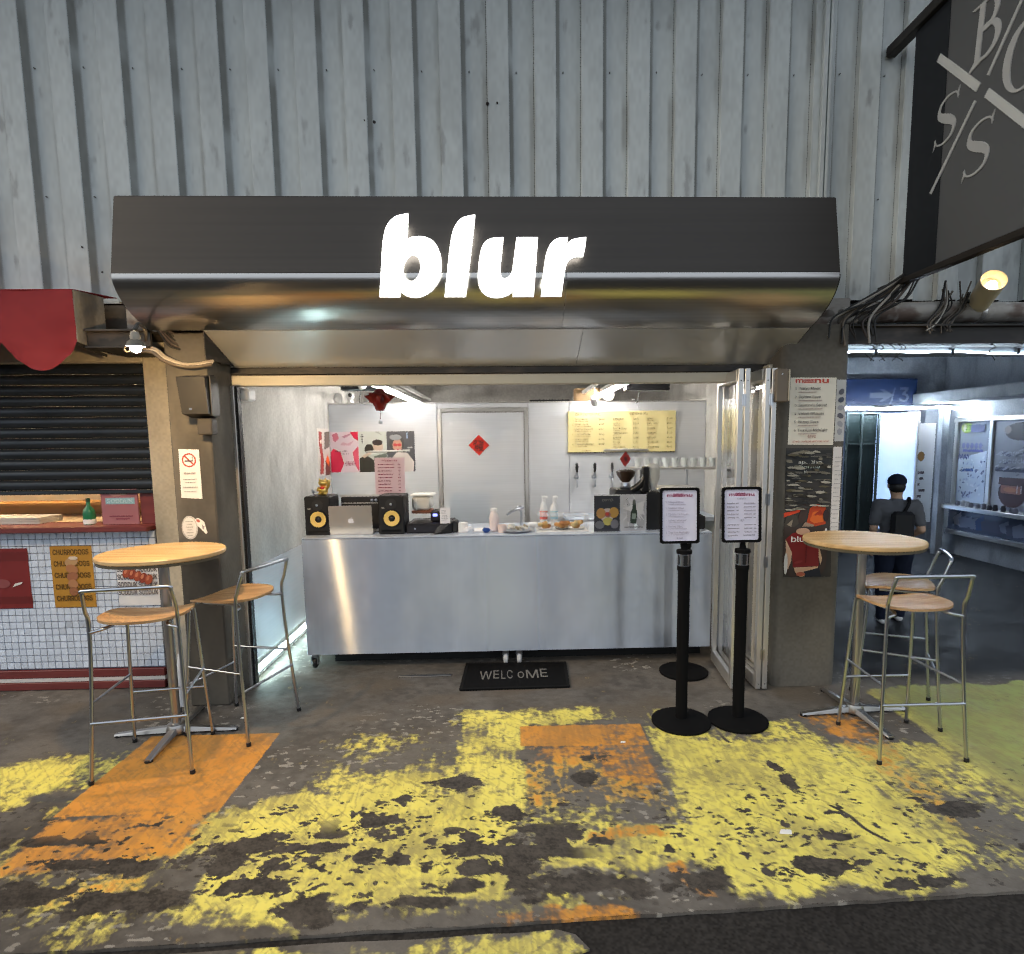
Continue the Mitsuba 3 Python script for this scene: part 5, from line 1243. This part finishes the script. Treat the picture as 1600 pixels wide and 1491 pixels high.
# red awning
aw = thing('red_awning', 'red box awning with scalloped valance over the stall', 'awning')
xs = np.arange(-5.2, -2.4299, .02)
lob = .415
bot = [2.235 - .165 * abs(math.sin(math.pi * (x + 2.435) / lob)) ** .8 for x in xs]
xs2, rows = np.linspace(-5.2, -2.433, 180), 16
V, Fc = [], []
for i, x in enumerate(xs2):
    zb = 2.235 - .165 * abs(math.sin(math.pi * (x + 2.433) / lob)) ** .75
    for j in range(rows + 1):
        z = 2.516 + (zb - 2.516) * j / rows
        wr = .022 * (meshkit.fbm([[x * 4, z * 30, 1]], 3)[0] - .5) * max(0, (2.33 - z) * 8) + .020 * (meshkit.fbm([[x * 3.5, z * 4, 4]], 3)[0] - .5)
        V.append((x, 3.60 + wr + .02 * max(0, 2.24 - z), z))
for i in range(len(xs2) - 1):
    for j in range(rows):
        a = i * (rows + 1) + j
        Fc += [(a, a + 1, a + rows + 2), (a, a + rows + 2, a + rows + 1)]
part(aw, 'front_cloth', trimesh.Trimesh(V, Fc, process=False), 'awning_red', smooth=True)
part(aw, 'top_cloth', hull([(-5.2, 3.603, 2.518), (-2.433, 3.603, 2.518), (-5.2, 3.603, 2.514), (-2.433, 3.603, 2.514), (-5.2, 4.0, 2.56), (-2.433, 4.0, 2.56), (-5.2, 4.0, 2.556), (-2.433, 4.0, 2.556)]), 'awning_red')
part(aw, 'side_cloth', hull([(-2.436, 3.604, 2.515), (-2.43, 3.604, 2.515), (-2.436, 3.604, 2.23), (-2.43, 3.604, 2.23), (-2.436, 3.86, 2.53), (-2.43, 3.86, 2.53), (-2.436, 3.86, 2.195), (-2.43, 3.86, 2.195)]), 'awning_grey')
part(aw, 'frame', [tube([(-2.45, 3.61, 2.225), (-2.45, 3.87, 2.19)], .01, 8)], 'dark_steel')

# ---------------------------------------------------------------- alley on the right
al = thing('alley_building', 'dim covered alley with pale walls and ceiling at right', 'building')
part(al, 'left_wall', bx(2.142, 2.20, 4.32, 8.6, .002, 2.85), 'alley_wall')
part(al, 'ceiling', bx(2.15, 6.6, 4.31, 9.1, 2.86, 2.95), 'alley_wall')
part(al, 'back_wall', [bx(2.2, 4.70, 8.6, 8.7, .002, 2.86), bx(5.99, 6.4, 8.6, 8.7, .002, 2.86), bx(4.70, 5.99, 8.6, 8.7, 2.02, 2.86), bx(4.70, 5.99, 9.0, 9.1, .002, 2.1)], 'alley_wall')
part(al, 'ceiling_beam', [bx(2.21, 6.18, 6.4, 6.6, 2.66, 2.859, .005)], 'alley_wall')
part(al, 'right_wall', [bx(6.24, 6.4, 4.31, 8.59, 1.90, 2.859), bx(6.24, 6.4, 4.31, 8.59, .002, .30), bx(6.24, 6.4, 8.28, 8.59, .301, 1.899), bx(6.24, 6.4, 4.31, 5.6, .301, 1.899)], 'alley_wall')
part(al, 'soffit', bx(5.75, 6.24, 4.31, 8.59, 2.10, 2.25, .01), 'alley_wall')
# blue direction sign with an arrow and 3
ds = thing('direction_sign', 'blue sign with an arrow and the number 3 in the alley', 'sign')
part(ds, 'board', bx(4.60, 5.80, 8.54, 8.58, 2.10, 2.47, .004), 'mat_satin', col=(.0016, .0065, .026))
Fa = frame((4.60, 8.539, 2.10), *FRONT)
arrow = unary_union([R(.52, .10, .22, .075), Polygon([(.72, .05), (.86, .137), (.72, .225), (.66, .225), (.74, .16), (.74, .115), (.66, .05)])])
m, c = printed(Fa, [(arrow, (.035, .042, .06)), (('t', '/', .80, .03, .2), (.035, .042, .06)), (('t', '3', .93, .05, .19, None, True), (.035, .042, .06))])
part(ds, 'arrow', m, 'mat_satin', col=c)
# white panel doors, cage
k = thing('white_door', 'tall white door panel with an added glow at the end of the alley', 'door')
scene[k + '__panel'] = ply(bx(5.22, 5.80, 8.50, 8.54, .34, 1.99, .004), 'mat_satin', col=(.72, .76, .82), emitter=lit((.115, .19, .36), 1.15))  # panel made to emit, to brighten the door and the alley end
part(k, 'kick_plate', bx(5.22, 5.80, 8.49, 8.54, .01, .335, .004), 'alley_wall')
part(k, 'edge', bx(5.803, 5.825, 8.48, 8.54, .05, 1.98, .002), 'aluminium')
lay = [(E(.05, .95 - .0, .05, .07), (.30, .16, .06))] + [(R(.02 + .02 * (i % 2), .7 - .085 * i, .09 - .03 * (i % 3), .035), (.09, .08, .10)) for i in range(7)] + [(R(.03, .12 - .06 * i, .02, .025), (.08, .08, .1)) for i in range(2)]
sheet('alley_banner', frame((5.84, 8.50, .42), *FRONT), R(0, 0, .24, 1.42), (.78, .81, .86), lay, 'white hanging banner with dark marks beside the white door', 'banner')
k = thing('steel_cage', 'dark green mesh cage at the end of the alley', 'cage')
part(k, 'frame', [bx(x, x + .03, 8.38, 8.41, .01, 2.0, .003) for x in (4.72, 4.93, 5.17)] + [bx(4.751, 5.169, 8.385, 8.405, z, z + .02) for z in (.3, 1.55, 1.97)], 'mat_satin', col=(.05, .065, .065))
part(k, 'mesh_panel', [bx(4.751, 5.169, 8.42, 8.43, .012, 1.999)] + [bx(4.752, 5.168, 8.410, 8.416, .05 + .05 * i, .056 + .05 * i) for i in range(39)], 'mat_satin', col=(.016, .026, .026))
# second white light line with the drooping end, first LED rope under the beam
k = thing('light_rope', 'white light rope under the beam at the alley mouth', 'light rope')
rp_ = [(2.17, 4.035, 2.185)] + [(x, 4.035 + .003 * math.sin(8 * x), 2.198 + .010 * math.sin(2.3 * x + 2.2) + .003 * math.sin(11 * x)) for x in np.arange(2.25, 5.2, .06)]
scene[k + '__rope'] = ply(tube(rp_, .0075, 8), 'mat_satin', True, col=(.8, .8, .8), emitter=lit((.68, .86, 1.), L_LED * 1.6))
for x in (2.43, 2.95, 3.4):
    part(k, 'clip', bx(x, x + .02, 4.02, 4.05, 2.185, 2.225, .002), 'mat_satin', col=DK)
k = thing('light_rope', 'white light rope across the far end of the alley', 'light rope')
rp2 = [(x, 8.22, 2.045 + .012 * math.sin(3.1 * x + 1)) for x in np.arange(4.2, 6.06, .07)] + [(6.10, 8.14, 2.02), (6.14, 8.0, 1.99), (6.16, 7.85, 1.97)]
scene[k + '__rope'] = ply(tube(rp2, .016, 8), 'mat_satin', True, col=(.8, .8, .8), emitter=lit((.74, .88, 1.), L_LED * 10))
for x in (4.5, 5.2, 5.9):
    part(k, 'clip', bx(x, x + .03, 8.20, 8.54, 2.062, 2.09, .002), 'mat_satin', col=DK)
# shop window in the right wall
sw = thing('alley_shop_window', 'shop window with food posters along the right of the alley', 'window')
XWn = 6.235
Fw = lambda y, z: frame((XWn - .02, y, z), (0, -1, 0), (0, 0, 1))
for y0, y1 in ((8.21, 8.27), (7.60, 7.66), (6.86, 6.92), (6.1, 6.16)):
    part(sw, 'mullion', bx(XWn - .05, XWn + .02, y0, y1, .72, 1.90, .004), 'aluminium')
part(sw, 'head', bx(XWn - .055, XWn + .02, 5.6, 8.28, 1.84, 1.898, .004), 'aluminium')
part(sw, 'sill', bx(XWn - .22, XWn + .02, 5.6, 8.28, .66, .715, .005), 'aluminium', label='grey window ledge')
part(sw, 'sill', bx(XWn - .10, XWn + .02, 5.6, 8.28, .301, .36, .005), 'aluminium')
for y0, y1 in ((7.661, 8.209), (6.921, 7.599), (6.161, 6.859), (5.6, 6.099)):
    part(sw, 'pane', bx(XWn - .012, XWn + .005, y0, y1, .716, 1.839), 'mat_gloss', col=(.30, .33, .40))
part(sw, 'lower_panel', bx(XWn - .05, XWn + .01, 5.6, 8.28, .361, .655), 'mat_gloss', col=(.075, .095, .15))
lay = [(Polygon([(.0, .02), (.5, .02), (.5, .72), (.0, .6)]), (.58, .66, .80)), (E(.13, 1.02, .10, .07), (.35, .50, .12)), (E(.09, 1.02, .03, .05), (.6, .62, .5)), (('t', '23', .10, .99, .06), (.05, .12, .04)), (R(.2, .96, .24, .10), (.10, .11, .2))] + [(E(.09 + .075 * i, .78, .03, .04), (.22, .24, .42)) for i in range(5)] + [(R(.08, .70, .36, .03), (.16, .18, .42)), (Polygon([(.02, .42), (.3, .44), (.28, .48), (.12, .47), (.02, .36)]), (.06, .12, .34))]
for i in range(60):
    lay.append((E(.05 + .43 * rng.random(), .05 + .58 * rng.random(), .008 + .02 * rng.random(), .006 + .014 * rng.random(), 90 * rng.random()), rng.choice([(.20, .24, .42), (.70, .76, .88), (.13, .16, .3), (.42, .50, .70)])))
lay += [(stroke([(.03 + .05 * i, .6), (.05 + .05 * i, .66), (.07 + .05 * i, .61)], .007), (.08, .1, .25)) for i in range(4)]
m, c = printed(Fw(8.205, .74), lay)
part(sw, 'poster', m, 'mat_print', col=c, label='pale blue and green poster pane')
lay = [(R(.0, .02, .66, 1.06), (.34, .35, .40)), (E(.40, .96, .24, .11), (.035, .03, .035)), (E(.2, .98, .05, .05), (.30, .26, .25)), (E(.33, .20, .21, .18), (.05, .03, .035)), (R(.12, .30, .42, .09), (.055, .035, .04)), (R(.16, .19, .3, .10), (.22, .11, .09)), (E(.30, .24, .10, .03), (.34, .16, .10)), (R(.40, .2, .012, .10), (.5, .5, .55)), (R(.46, .2, .012, .10), (.5, .5, .55))]
lay += [(('t', 'espresso', .10, .66, .07, .5), (.62, .64, .72)), (('t', 'sodduk', .16, .57, .06, .44), (.62, .64, .70)), (R(.06, .46, .5, .05), (.05, .055, .09))]
for i in range(26): lay.append((E(.04 + .55 * rng.random(), .42 + .36 * rng.random(), .02 + .03 * rng.random(), .01, 20), rng.choice([(.16, .17, .22), (.50, .52, .60), (.12, .13, .2), (.6, .6, .66)])))
m, c = printed(Fw(7.595, .74), lay)
part(sw, 'poster', m, 'mat_print', col=c, label='grey poster pane with a dark pot')
m, c = printed(frame((XWn - .051, 8.2, .37), (0, -1, 0), (0, 0, 1)), [(Polygon([(.05 + .1 * i, .02 + .05 * rng.random()), (.2 + .1 * i, .05), (.16 + .1 * i, .2 + .06 * rng.random()), (.02 + .1 * i, .16)]), rng.choice([(.05, .09, .22), (.20, .23, .32), (.09, .10, .16), (.34, .36, .44)])) for i in range(18)])
part(sw, 'lower_print', m, 'mat_print', col=c)
for i in range(16):
    k = thing('sill_jar', 'small dark jar among the row on the alley window ledge', 'jar', 'jars along the alley window ledge')
    y = 8.0 - .1 * i + .03 * rng.random()
    scene[k] = ply(lathe([(0, 0), (.025, 0), (.028, .03), (.02, .05 + .03 * rng.random()), (0, .06)], 10, (XWn - .12 - .06 * rng.random(), y, .7155)), 'mat_satin', 35, col=rng.choice([(.02, .02, .03), (.10, .10, .13), (.3, .3, .33)]))
single('alley_post', bx(5.96, 6.06, 8.20, 8.30, .002, 2.05, .006), 'pale square post at the near edge of the far shop', 'post', 'alley_wall')

# ---------------------------------------------------------------- floor mat, menu stands, tables, stools
mt = thing('door_mat', 'black welcome mat before the counter', 'mat')
mp = [(-.352, 3.868), (.385, 3.878), (.402, 4.335), (-.340, 4.352)]
part(mt, 'mat', slab(Polygon(mp).buffer(-.01).buffer(.01), .0015, .012), 'mat_matte', col=(.006, .006, .0065))
part(mt, 'rim', slab(Polygon(mp).difference(Polygon(mp).buffer(-.022)), .0122, .0145), 'mat_matte', col=(.010, .010, .0105))
Fm = frame((-.225, 4.03, .0125), (1, .015, 0), (0, 1, 0))
ms = []
for s, u, v, w in (('W', 0, 0, .085), ('E', .095, .01, .04), ('L', .15, .0, .03), ('C', .19, .005, .04), ('o', .265, .01, .045), ('M', .325, .0, .085), ('E', .425, .015, .05)):
    t_ = textw(s, w, .15, False); t_ = mv(t_, u, v, 0)
    ms.append(t_)
wl = put(cat(ms), Fm)
part(mt, 'lettering', wl, 'mat_matte', col=(.17, .165, .155))


def menu_stand(x, y, sx, layers, label, sign=True):
    k = thing('menu_stand' if sign else 'barrier_post', label, 'stand', None)
    part(k, 'base', lathe([(0, .0015), (.166, .0015), (.170, .006), (.170, .016), (.16, .022), (.06, .030), (.036, .034), (0, .034)], 48, (x, y, 0)), 'mat_matte', smooth=35, col=(.005, .005, .0055))
    part(k, 'pole', lathe([(0, .0345), (.033, .0345), (.033, .905), (.038, .906), (.038, .93), (0, .93)], 24, (x, y, 0)), 'mat_matte', smooth=35, col=(.004, .004, .0045))
    part(k, 'belt_head', lathe([(0, .931), (.031, .931), (.031, 1.0), (0, 1.0)], 24, (x, y, 0)), 'chrome', smooth=35)
    part(k, 'belt_slot', [bx(x - .012, x + .012, y - .034, y - .03, .937, .993, .002), bx(x - .034, x - .03, y - .012, y + .012, .937, .993, .002), bx(x + .03, x + .034, y - .012, y + .012, .937, .993, .002)], 'mat_satin', col=BLACK)
    part(k, 'cap', lathe([(0, 1.001), (.042, 1.001), (.044, 1.008), (.042, 1.022), (.018, 1.026), (.014, 1.06), (0, 1.06)], 24, (x, y, 0)), 'mat_matte', smooth=35, col=(.004, .004, .0045))
    if not sign: return
    z0 = 1.062
    F = frame((sx, y - .012, z0), (1, -.01, 0), (0, .06, 1))
    part(k, 'neck', tube(curve([(x, y, 1.05), (x * .6 + sx * .4, y - .002, 1.07), (sx + (x - sx) * .3, y + .004, 1.10)], 5), .009, 8), 'mat_satin', smooth=True, col=BLACK)
    w, h = .222, .312
    part(k, 'sign_frame', ext(RR(-w / 2, 0, w, h, .016).difference(RR(-w / 2 + .013, .013, w - .026, h - .026, .014)), .014, F), 'mat_matte', col=(.004, .004, .0045))
    part(k, 'sign_back', ext(RR(-w / 2 + .005, .005, w - .01, h - .01, .012), .005, F @ trimesh.transformations.translation_matrix([0, 0, -.0055])), 'mat_matte', col=(.004, .004, .0045))
    F2 = F @ trimesh.transformations.translation_matrix([0, 0, .0005])
    part(k, 'menu_sheet', ext(RR(-w / 2 + .0135, .0135, w - .027, h - .027, .013), .004, F2), 'mat_print', col=(.66, .63, .74))
    m, c = printed(F2 @ trimesh.transformations.translation_matrix([0, 0, .004]), layers)
    part(k, 'lettering', m, 'mat_print', col=c)


PK, GR = (.30, .05, .10), (.32, .29, .36)
ttl = [(('t', 'm', -.07, .262, .017, .03, True), PK), (RR(-.037, .262, .06, .005, .002), PK), (RR(-.037, .2685, .06, .005, .002), PK), (RR(-.037, .275, .06, .004, .002), PK), (('t', 'nu', .026, .262, .017, .045, True), PK)]
l1 = list(ttl)
for i, nme in enumerate(names):
    v = .228 - i * .034
    l1 += [(('t', str(i + 1), -.08, v, .009), GR), (('t', nme, -.066, v, .0105), GR), (R(-.066, v - .010, .08 + .03 * rng.random(), .003), (.42, .38, .46))]
l1.append((('t', '$390', -.018, .025, .010), GR))
l2 = list(ttl) + [(('t', 'COFFEE', -.025, .243, .009, .05), GR), (('t', 'TEA', -.012, .12, .010), GR)]
for i in range(5):
    for j in range(2):
        l2.append((R(-.085 + .095 * j, .218 - i * .020, .04 + .012 * rng.random(), .0055), GR)); l2.append((R(-.033 + .095 * j, .218 - i * .020, .014, .0055), GR))
for i in range(4):
    for j in range(2):
        l2.append((R(-.085 + .095 * j, .098 - i * .020, .04 + .012 * rng.random(), .0055), GR)); l2.append((R(-.033 + .095 * j, .098 - i * .020, .014, .0055), GR))
menu_stand(.982, 3.343, .950, l1, 'black menu stand with a one column cocktail list')
menu_stand(1.316, 3.342, 1.300, l2, 'black menu stand with a two column coffee and tea list')
menu_stand(1.215, 4.10, 0, None, 'bare black barrier post behind the cocktail menu stand', False)


def bar_table(x, y, r, rz, label):
    k = thing('bar_table', label, 'table', 'round bar tables')
    part(k, 'table_top', lathe([(0, 1.035), (r - .006, 1.035), (r, 1.040), (r, 1.055), (r - .005, 1.060), (0, 1.060)], 72, (x, y, 0)), 'ply_top', smooth=35)
    part(k, 'edge_band', lathe([(r - .02, 1.020), (r - .006, 1.020), (r - .004, 1.0345), (r - .02, 1.0345)], 60, (x, y, 0)), 'mat_satin', smooth=35, col=(.10, .085, .06))
    part(k, 'column', lathe([(0, .05), (.025, .05), (.025, 1.0), (.08, 1.012), (.08, 1.0195), (0, 1.0195)], 24, (x, y, 0)), 'dull_chrome', smooth=35)
    part(k, 'hub', lathe([(0, .012), (.05, .012), (.055, .03), (.045, .062), (.032, .068), (0, .068)], 24, (x, y, 0)), 'dull_chrome', smooth=35)
    for i in range(4):
        a = math.radians(rz + 90 * i)
        u = np.array([math.cos(a), math.sin(a), 0]); w = np.array([-u[1], u[0], 0])
        P = []
        for d, hw, z0, z1 in ((.03, .026, .02, .05), (.33, .018, .010, .020)):
            for s in (-1, 1):
                P += [np.array([x, y, z0]) + u * d + w * s * hw, np.array([x, y, z1]) + u * d + w * s * hw * .7]
        kk = part(k, 'foot', hull(P), 'dull_chrome')
        scene[kk + '__pad'] = ply(mv(trimesh.creation.cylinder(.02, .011, sections=14), x + u[0] * .315, y + u[1] * .315, .007), 'mat_satin', 30, col=BLACK)


bar_table(-1.922, 3.372, .315, 4, 'round bar table with pale wood top by the left pillar')
bar_table(2.045, 3.405, .320, 3, 'round bar table with pale wood top by the right pillar')


def stool(x, y, rz, label, s=1.0):
    k = thing('bar_stool', label, 'stool', 'wood and chrome bar stools')
    c, sn = math.cos(math.radians(rz)), math.sin(math.radians(rz))
    W = lambda p: (x + (p[0] * c - p[1] * sn) * s, y + (p[0] * sn + p[1] * c) * s, p[2])
    P = lambda pts, r=.0088, n=10, smn=6: tube([W(q) for q in (curve(pts, smn) if len(pts) > 2 else pts)], r, n)
    # dished plywood seat: superellipse rings
    V, Fc = [], []
    N, RN = 56, 10
    hs = lambda u, v: .775 + .022 * abs(u) ** 2.2 - .018 * max(0, v) ** 2.5 + .012 * max(0, -v) ** 2
    for side, dz in ((0, 0.), (1, -.013)):
        for i in range(RN + 1):
            for j in range(N):
                a = 2 * math.pi * j / N
                e = 2 / 2.7
                u = math.copysign(abs(math.cos(a)) ** e, math.cos(a)); v = math.copysign(abs(math.sin(a)) ** e, math.sin(a))
                f = i / RN
                px, py = u * .205 * f * (1 - .06 * v), v * .195 * f
                V.append(W((px, py + .01, hs(u * f, v * f) + dz)))
    nn = (RN + 1) * N
    for i in range(RN):
        for j in range(N):
            a, b, c2, d = i * N + j, i * N + (j + 1) % N, (i + 1) * N + (j + 1) % N, (i + 1) * N + j
            Fc += [(a, d, c2), (a, c2, b), (a + nn, c2 + nn, d + nn), (a + nn, b + nn, c2 + nn)]
    for j in range(N):
        a, b = RN * N + j, RN * N + (j + 1) % N
        Fc += [(a, a + nn, b + nn), (a, b + nn, b)]
    part(k, 'seat', trimesh.Trimesh(V, Fc, process=False), 'ply_wood', smooth=40)
    for sx in (-1, 1):
        kk = part(k, 'leg', P([(sx * .225, -.225, .012), (sx * .205, -.19, .45), (sx * .195, -.175, .77), (sx * .198, -.195, .86), (sx * .19, -.225, .955)]), 'chrome', smooth=True)
        scene[kk + '__foot_cap'] = ply(tube([W((sx * .226, -.226, .0015)), W((sx * .2252, -.2252, .02))], .0125, 10), 'mat_satin', 30, col=BLACK)
        kk = part(k, 'leg', P([(sx * .20, .205, .012), (sx * .165, .155, .755)], smn=2), 'chrome', smooth=True)
        scene[kk + '__foot_cap'] = ply(tube([W((sx * .2003, .2055, .0015)), W((sx * .1995, .204, .02))], .0125, 10), 'mat_satin', 30, col=BLACK)
        part(k, 'side_rail', P([(sx * .207, -.195, .40), (sx * .182, .180, .40)], .0068), 'chrome', smooth=True)
        part(k, 'seat_arm', P([(sx * .197, -.178, .745), (sx * .13, -.13, .757), (sx * .12, .1, .757)], .008), 'chrome', smooth=True)
    part(k, 'back_rest', P([(-.19, -.225, .952), (-.186, -.228, .962), (-.10, -.243, .966), (.10, -.243, .966), (.186, -.228, .962), (.19, -.225, .952)], .0095), 'chrome', smooth=True)
    part(k, 'foot_rail', P([(-.189, .188, .295), (.189, .188, .295)], .0075), 'chrome', smooth=True)
    part(k, 'foot_rail', P([(-.214, -.206, .30), (.214, -.206, .30)], .0075), 'chrome', smooth=True)
    part(k, 'seat_frame', P([(-.167, .158, .752), (.167, .158, .752)], .008), 'chrome', smooth=True)


stool(-1.872, 3.115, 10, 'chrome bar stool with wooden seat in front of the left table')
stool(-1.60, 3.478, 74, 'chrome bar stool with wooden seat between the left table and the shop opening')
stool(2.072, 3.060, 0, 'chrome bar stool with wooden seat in front of the right table')
stool(2.30, 3.46, 62, 'chrome bar stool with wooden seat on the alley side of the right table')

# ---------------------------------------------------------------- person in the alley
def chain(spheres, bones, ref=.012, smooth_it=12):
    S = {}
    man = None
    for a, b in bones:
        pts = []
        for q in (a, b):
            c, r = np.array(spheres[q][:3]), spheres[q][3]
            m = trimesh.creation.icosphere(subdivisions=2, radius=r)
            v = m.vertices.copy()
            if len(spheres[q]) > 4: v = v * np.array(spheres[q][4])
            pts.append(v + c)
        h = manifold3d.Manifold.hull_points(np.vstack(pts))
        man = h if man is None else man + h
    man = man.refine_to_length(ref)
    mm = man.to_mesh()
    t = trimesh.Trimesh(mm.vert_properties[:, :3], mm.tri_verts, process=True)
    trimesh.smoothing.filter_taubin(t, iterations=smooth_it)
    return t


pe = thing('person', 'person in dark grey t-shirt and cap with black bag, walking into the alley', 'person')
ps = .755
TP = trimesh.transformations
Mp = TP.translation_matrix([3.375, 5.14, .002]) @ TP.rotation_matrix(math.radians(-18), (0, 0, 1)) @ np.diag([ps, ps, ps, 1])
fl = (1, .72, 1)
B = {'hip': (0, .0, .90, .155, (1, .74, .8)), 'waist': (0, .0, 1.06, .145, (1, .72, 1)), 'chest': (0, .015, 1.28, .170, (1, .68, .9)), 'neck0': (0, .02, 1.43, .07), 'neck': (0, .035, 1.50, .055), 'head': (0, .055, 1.62, .095, (.86, 1., 1.18)), 'jaw': (0, .09, 1.56, .06),
     'shl': (-.185, .01, 1.39, .062), 'shr': (.185, .01, 1.39, .062), 'ell': (-.235, -.02, 1.12, .043), 'elr': (.255, -.03, 1.12, .043), 'wrl': (-.215, .12, .92, .030), 'wrr': (.19, .13, 1.02, .030),
     'hal': (-.21, .15, .86, .034, (.6, 1, 1)), 'har': (.15, .17, 1.0, .034, (1, 1, .6)),
     'thl': (-.095, .0, .86, .092), 'thr': (.095, .0, .86, .092), 'knl': (-.10, .03, .48, .062), 'knr': (.105, .09, .50, .062), 'anl': (-.105, -.06, .09, .042), 'anr': (.11, .10, .09, .042)}
body = chain(B, [('chest', 'neck0'), ('neck0', 'neck'), ('neck', 'head'), ('head', 'jaw'), ('chest', 'shl'), ('chest', 'shr'), ('shl', 'ell'), ('shr', 'elr'), ('ell', 'wrl'), ('elr', 'wrr'), ('wrl', 'hal'), ('wrr', 'har'), ('hip', 'waist'), ('waist', 'chest')])
fing = []
for nm, (bx_, by_, bz_), dirs in (('l', (-.21, .165, .835), (0, .25, -1)), ('r', (.125, .185, .995), (-1, .4, -.2))):
    d = np.array(dirs, float); d /= np.linalg.norm(d)
    sdir = np.array([0, 1, .25]) if nm == 'l' else np.array([0, .2, 1.])
    for i, ln in enumerate((.062, .072, .068, .055)):
        o = np.array([bx_, by_, bz_]) + sdir * (i - 1.5) * .017
        fing.append(tube([o, o + d * ln * .55, o + d * ln * .9 + np.array([.012, -.012, 0]), o + d * ln + np.array([.022, -.022, 0])], [.0085, .008, .0075, .006], 8))
    o = np.array([bx_, by_, bz_]) + sdir * .03
    fing.append(tube([o - d * .03, o + sdir * .02, o + sdir * .03 + d * .03], [.010, .009, .007], 8))
body = cat([body] + fing + [ellip((s * .083, .06, 1.615), (.012, .022, .032), 2) for s in (-1, 1)] + [ellip((0, .155, 1.60), (.014, .02, .02), 2)])
body.apply_transform(Mp)
SK = (.46, .29, .20)
part(pe, 'body', body, 'mat_satin', smooth=True, col=SK)
Bs = {k_: list(v) for k_, v in B.items()}
for q in ('waist', 'chest', 'shl', 'shr'): Bs[q][3] = Bs[q][3] + .014
Bs['hem'] = (0, 0, .93, .168, (1, .74, .75)); Bs['sll'] = (-.225, -.012, 1.20, .066); Bs['slr'] = (.236, -.018, 1.20, .066); Bs['col'] = (0, .022, 1.425, .075)
sh = chain(Bs, [('hem', 'waist'), ('waist', 'chest'), ('chest', 'shl'), ('chest', 'shr'), ('shl', 'sll'), ('shr', 'slr'), ('chest', 'col')])
sh.vertices += (meshkit.fbm(sh.vertices * 14, 3) - .5)[:, None] * sh.vertex_normals * .018
sh.apply_transform(Mp)
part(pe, 'shirt', sh, 'mat_matte', smooth=True, col=(.10, .103, .115))
Bt = {k_: list(v) for k_, v in B.items()}
for q in ('thl', 'thr', 'knl', 'knr'): Bt[q][3] += .022
Bt['anl'][3] = Bt['anr'][3] = .066
Bt['hip2'] = (0, 0, .95, .158, (1, .74, .5))
tr = chain(Bt, [('hip2', 'hip'), ('hip', 'thl'), ('hip', 'thr'), ('thl', 'knl'), ('thr', 'knr'), ('knl', 'anl'), ('knr', 'anr')])
tr.vertices += (meshkit.fbm(tr.vertices * 12, 3, 4) - .5)[:, None] * tr.vertex_normals * .02
tr.apply_transform(Mp)
part(pe, 'trousers', tr, 'mat_matte', smooth=True, col=(.012, .016, .03))
for q, a in (('anl', -.06), ('anr', .10)):
    xq = B[q][0]
    so = chain({'h': (xq, a - .02, .045, .042, (.95, 1, 1)), 't': (xq, a + .15, .032, .036, (1.15, 1.2, .85)), 'k': (xq, a, .085, .046)}, [('h', 't'), ('h', 'k')], .01, 6)
    so.apply_transform(Mp)
    part(pe, 'shoe', so, 'mat_satin', smooth=True, col=(.66, .66, .64))
cap_ = ellip((0, .048, 1.668), (.098, .112, .085), 3)
cap_ = trimesh.intersections.slice_mesh_plane(cap_, [0, .12, 1], [0, 0, 1.635])
brim = ext(E(0, 0, .075, .075).intersection(R(-.1, 0, .2, .1)), .006)
brim = put(brim, TP.translation_matrix([0, .135, 1.648]) @ TP.rotation_matrix(math.radians(-8), (1, 0, 0)))
part(pe, 'cap', put(cat([cap_, brim]), Mp), 'mat_matte', smooth=30, col=(.012, .016, .03))
part(pe, 'hair', put(ellip((0, .022, 1.60), (.083, .082, .075), 3), Mp), 'mat_satin', smooth=True, col=(.012, .011, .011))
strap = tube([np.array(q) for q in curve([(.13, .10, 1.43), (.12, .0, 1.475), (.08, -.115, 1.40), (-.02, -.140, 1.22), (-.14, -.125, 1.02), (-.18, -.02, .95)], 6)], .018, 8)
part(pe, 'bag_strap', put(strap, Mp), 'mat_matte', smooth=True, col=BLACK)
bag = bx(-.10, .13, -.235, -.13, 1.0, 1.34, .035)
part(pe, 'sling_bag', put(bag, Mp), 'mat_satin', col=(.012, .012, .014))

# ---------------------------------------------------------------- small things on the floor
for i, (x, y, w, lab) in enumerate(((1.135, 2.335, .030, 'torn white paper scrap on the yellow paint right of centre'), (.60, 3.13, .016, 'tiny white scrap on the middle orange patch'), (-1.62, 3.55, .022, 'crumpled white scrap by the foot of the left table'))):
    m = hull([(x - w, y - .4 * w, .0015), (x + .7 * w, y - .6 * w, .0015), (x + w, y + .3 * w, .004), (x - .3 * w, y + .6 * w, .0015), (x, y, .007), (x - .6 * w, y + .2 * w, .0045)])
    single('paper_scrap', m, lab, 'litter', 'mat_matte', col=(.72, .71, .69))
single('threshold_strip', bx(-.80, -.43, 4.13, 4.165, .0015, .006, .001), 'short dull metal strip on the floor left of the welcome mat', 'strip', 'dull_chrome')
k = thing('white_umbrella', 'slim white closed umbrella leaning at the foot of the left pillar', 'umbrella')
part(k, 'canopy', tube([(-2.055, 3.70, .36), (-2.045, 3.66, .22), (-2.03, 3.62, .05)], [.010, .022, .030], 10), 'mat_matte', smooth=True, col=(.62, .62, .64))
part(k, 'handle', tube(curve([(-2.03, 3.62, .05), (-2.028, 3.612, .02), (-2.01, 3.60, .014), (-1.995, 3.60, .03)], 5), .009, 8), 'mat_satin', smooth=True, col=(.05, .045, .045))
